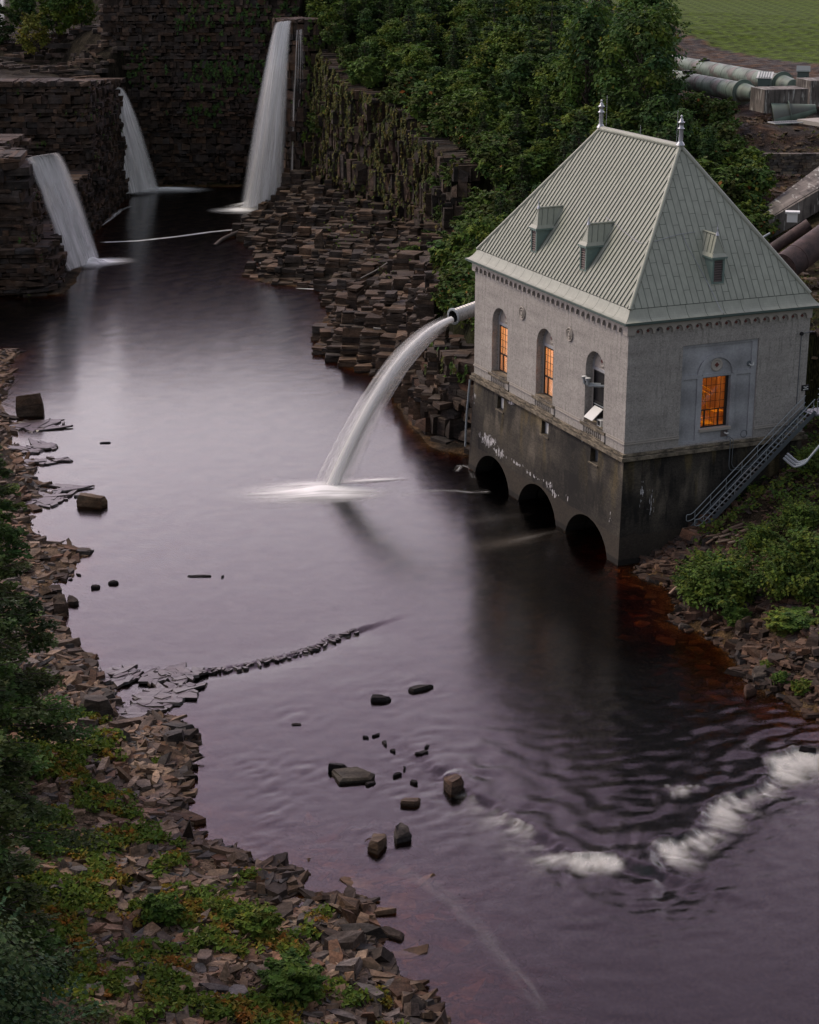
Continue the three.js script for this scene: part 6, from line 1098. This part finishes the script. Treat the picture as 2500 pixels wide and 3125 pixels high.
// shrubs on the banks
const bankShrub = (u, s, l, k = 'shrub', o) => plant(k, 'bush', ...u, s, l, undefined, o);
kinds.bright = [broadleaf(581, { h: 1.6, r: 1.1, base: 0.02, trunk: 0.03, clumps: 22, lump: 0.75, leaves: 2600, leaf: 0.16, long: 2.2, tones: [[0.13, 0.19, 0.025], [0.10, 0.155, 0.022], [0.16, 0.17, 0.03]] }), broadleaf(582, { h: 1.5, r: 1.1, base: 0.02, trunk: 0.03, clumps: 22, lump: 0.75, leaves: 2600, leaf: 0.16, long: 2.0, tones: [[0.08, 0.145, 0.022], [0.06, 0.115, 0.02]] })];
kinds.dense = [broadleaf(583, { h: 3.0, r: 3.5, base: 0.0, belly: 0.55, shoots: 90, trunk: 0.08, clumps: 60, leaves: 10000, leaf: 0.2, tones: [G1, G2, [0.075, 0.115, 0.025], G4], lump: 0.62 })];
bankShrub([-12.11,-77], 0.95, 'yellow-green bush standing on the lower bank gravel', 'bright'); bankShrub([-7.35,-76.04], 1.0, 'spreading green plant near the boulders of the bottom bank', 'bright'); bankShrub([-5.35,-70.77], 1.15, 'dark green leafy bush at the bottom edge of the bank', 'bright', { wide: 1.2 });
bankShrub([-9.97,-78.27], 0.5, 'small green clump left of the spreading plant', 'bright'); bankShrub([-8.93,-77.66], 0.45, 'small flowering clump beside the spreading plant', 'bright');
bankShrub([22.2,-118.26], 1.0, 'large dense dark green bush on the bank below the stair', 'dense'); bankShrub([20.88,-122.41], 0.5, 'low bush between the large bush and the powerhouse corner', 'dense'); bankShrub([26.47,-115.89], 0.9, 'yellow-green saplings on the right slope', 'dense', { tall: 1.1 }); bankShrub([26.2,-111.68], 0.65, 'light green low bush at the right edge above the scree', 'bright', { wide: 2.4 }); bankShrub([25.33,-111.77], 0.9, 'bright green plants on the top of the scree', 'bright', { wide: 1.6 }); bankShrub([22.72,-115.37], 0.9, 'small bush on the right flank of the large bush', 'bright');
bankShrub([23.53,-108.37], 0.42, 'single bright leafy plant in the middle of the scree', 'bright'); bankShrub([24.09,-106.51], 0.55, 'green plant with yellow tips near the lower scree', 'bright'); bankShrub([25.15,-104.98], 0.6, 'yellow flowering clump at the right edge of the scree', 'bright'); bankShrub([27.99,-116.22], 1.0, 'dense bush at the right edge below the conduits', 'dense'); bankShrub([25.81,-123.67], 0.55, 'dark low bush right beside the lower stair', 'dense'); bankShrub([28.51,-123.39], 0.6, 'dark bush under the middle of the stair', 'dense'); bankShrub([30.95,-130.97], 0.55, 'bush under the stair landing', 'dense'); bankShrub([21.84,-122.93], 0.6, 'olive bush at the foot of the stair', 'dense');
// ground plants: nobody could count these
function cover(name, seed, n, spot, size, tones, o = {}) {
  const r = mulberry(seed), L = new Leaves();
  for (let i = 0; i < n; i++) { const s = spot(r); if (!s) continue; const [x, z] = s, y = ground(x, z), k = o.tall ?? 0.3, t = tint(o.patchy ? tones[clamp(Math.floor((0.5 + 0.75 * fbm2(x * 0.35, z * 0.35, 3) + 0.25 * (r() - 0.5)) * tones.length), 0, tones.length - 1)] : pick(tones, r), r, 0.4), m = o.per ?? 9; for (let j = 0; j < m; j++) L.leaf(x + (r() - 0.5) * (o.spread ?? 0.5), y + 0.04 + r() * k, z + (r() - 0.5) * (o.spread ?? 0.5), (r() - 0.5) * 1.6, 0.7, (r() - 0.5) * 1.6, size * (0.6 + 0.8 * r()), tint(t, r, 0.5), r, o.long ?? 1.8); }
  const m = stuff(mesh(name, L.geo(), leafMat)); m.userData.label = o.label; m.userData.category = 'plants'; return m;
}
const MIX = [[0.24, 0.11, 0.022], [0.19, 0.15, 0.02], [0.11, 0.16, 0.02], [0.09, 0.14, 0.018], [0.10, 0.15, 0.02], [0.15, 0.17, 0.02]];
cover('low_plants', 701, 15000, r => { const z = -64 - r() * 38, x = shoreX(z) - 1 - r() * 17; if (!inFrame(x, 1, z, 1) || signed(x, z, WATER) < 1.2) return null; const d = 1.5 * fbm2(x * 0.2 + 5, z * 0.2, 4) + 0.03 * (shoreX(z) - x - 7.5); return d > 0.08 + 0.25 * (r() - 0.5) ? [x, z] : null; }, 0.17, MIX, { tall: 0.45, patchy: true, label: 'yellow-green and orange low plants spread over the left bank' });
cover('slope_plants', 702, 9000, r => { const x = 17 + r() * 38, z = -142 + r() * 62, w = signed(x, z, WATER); if (w < 3.5 || nearHouse(x, z, 0.3) || !inFrame(x, ground(x, z), z, 14)) return null; return fbm2(x * 0.2, z * 0.2, 3) + 0.04 * (w - 8) > -0.05 ? [x, z] : null; }, 0.2, [G1, G2, G4, [0.10, 0.13, 0.025]], { label: 'green ground plants over the right slope', tall: 0.55, spread: 0.9 });
cover('yard_weeds', 703, 1800, r => { const x = 36 + r() * 26, z = -150 - r() * 85; if (signed(x, z, GORGE) < 1 || nearHouse(x, z, 1) || !inFrame(x, ground(x, z), z, 1) || fbm2(x * 0.13 + 8, z * 0.13, 3) < 0.0) return null; return [x, z]; }, 0.2, [OLV, [0.10, 0.11, 0.03], [0.13, 0.10, 0.04]], { label: 'thin weeds on the rubble behind the powerhouse', per: 6 });
cover('ledge_plants', 704, 900, r => { const x = -12 + r() * 26, z = -290 + r() * 110; if (signed(x, z, GORGE) > -0.5 || signed(x, z, WATER) < 6 || fbm2(x * 0.15, z * 0.15, 2) < 0.12) return null; return [x, z]; }, 0.22, [G2, OLV, G4], { label: 'grass and weeds on the ledges', tall: 4.6, per: 5 });
// moss and hanging plants on the rock faces
function hang(name, seed, fronts, n, test, size, tones, label) {
  const r = mulberry(seed), L = new Leaves();
  for (let i = 0; i < n; i++) { const f = fronts[Math.floor(r() * fronts.length)], y = f.y - r() * f.h, k = test(f, y, r); if (k <= 0 || r() > k) continue; const t = tint(pick(tones, r), r, 0.4), s = (r() - 0.5) * f.w; for (let j = 0; j < 7; j++) L.leaf(f.x + f.nx * (0.05 + r() * 0.22) - f.nz * (s + (r() - 0.5) * 0.3), y + (r() - 0.5) * 0.8, f.z + f.nz * (0.05 + r() * 0.22) + f.nx * (s + (r() - 0.5) * 0.3), f.nx + (r() - 0.5), 0.4 + (r() - 0.5), f.nz + (r() - 0.5), size * (0.6 + 0.8 * r()), tint(t, r, 0.5), r, 2); }
  const m = stuff(mesh(name, L.geo(), leafMat)); m.userData.label = label; m.userData.category = 'moss'; return m;
}
hang('hanging_moss', 801, rightWall.fronts, 9000, (f, y) => f.s > 66 ? 0.06 : clamp((fbm2(f.s * 0.45, y * 0.04, 3) + 0.05) * 3.2) * (0.35 + 0.65 * smooth(4, 16, y)) + 0.9 * smooth(14, 20, y), 0.26, [[0.075, 0.085, 0.018], [0.10, 0.10, 0.025], [0.05, 0.07, 0.018], [0.12, 0.11, 0.03]], 'olive moss and plants hanging down the right cliff');
hang('cliff_grass', 802, backWall.fronts, 9000, (f, y) => { const band = (c, w, y0, h) => Math.exp(-(((f.x - c) / w) ** 2) - (((y - y0) / h) ** 2)); return clamp(1.2 * band(-34, 5, 20, 2.2) + 0.9 * band(-27, 4, 19, 2) + 0.6 * band(-49, 3, 20.5, 2.2) + 0.4 * band(-38, 3, 13, 2) + 0.35 * smooth(24, 30, y) * (f.x > -42 ? 1 : 0)); }, 0.3, [[0.05, 0.10, 0.025], [0.06, 0.115, 0.028], [0.045, 0.08, 0.022]], 'bright grass patches on the back cliff');
hang('cliff_ferns', 803, [...leftLow.fronts, ...leftHigh.fronts], 1500, (f, y) => fbm2(f.x * 0.2 + f.z * 0.1, y * 0.2, 2) > 0.22 ? 0.5 : 0, 0.2, [OLV, G1], 'sparse ferns on the left cliffs');
hang('face_plants', 804, [...jetRocks.fronts, ...fallPier.fronts], 1300, (f, y) => f.z > -200 ? smooth(4.5, 7, y) * 0.5 : (f.x > -18 ? 0.5 : 0.03), 0.26, [G2, G1, OLV], 'plants on the rock faces');

// bare twigs at the left edge
{ const g = base('bare_twigs', ...[-39.22,4,-164.49]); tag(g, 'bare dead twigs reaching in from the left edge above the boulder', 'branch'); const r = mulberry(31), list = []; for (let i = 0; i < 14; i++) { const a = r() * 1.8 - 0.5, l = 1 + r() * 1.8; list.push(bar([0.2 + i * 0.1, -0.6 + i * 0.14, 0], [0.2 + i * 0.1 + Math.cos(a) * l, -0.6 + i * 0.14 + Math.sin(a) * l, (r() - 0.5)], 0.02, 5, 0.006)); } list.push(bar([-2, -1.6, 0], [1.4, 1.0, 0], 0.07, 6, 0.02)); mesh('twig_cluster', merge(list), barkMat, g); }
renderer.render(scene, camera);
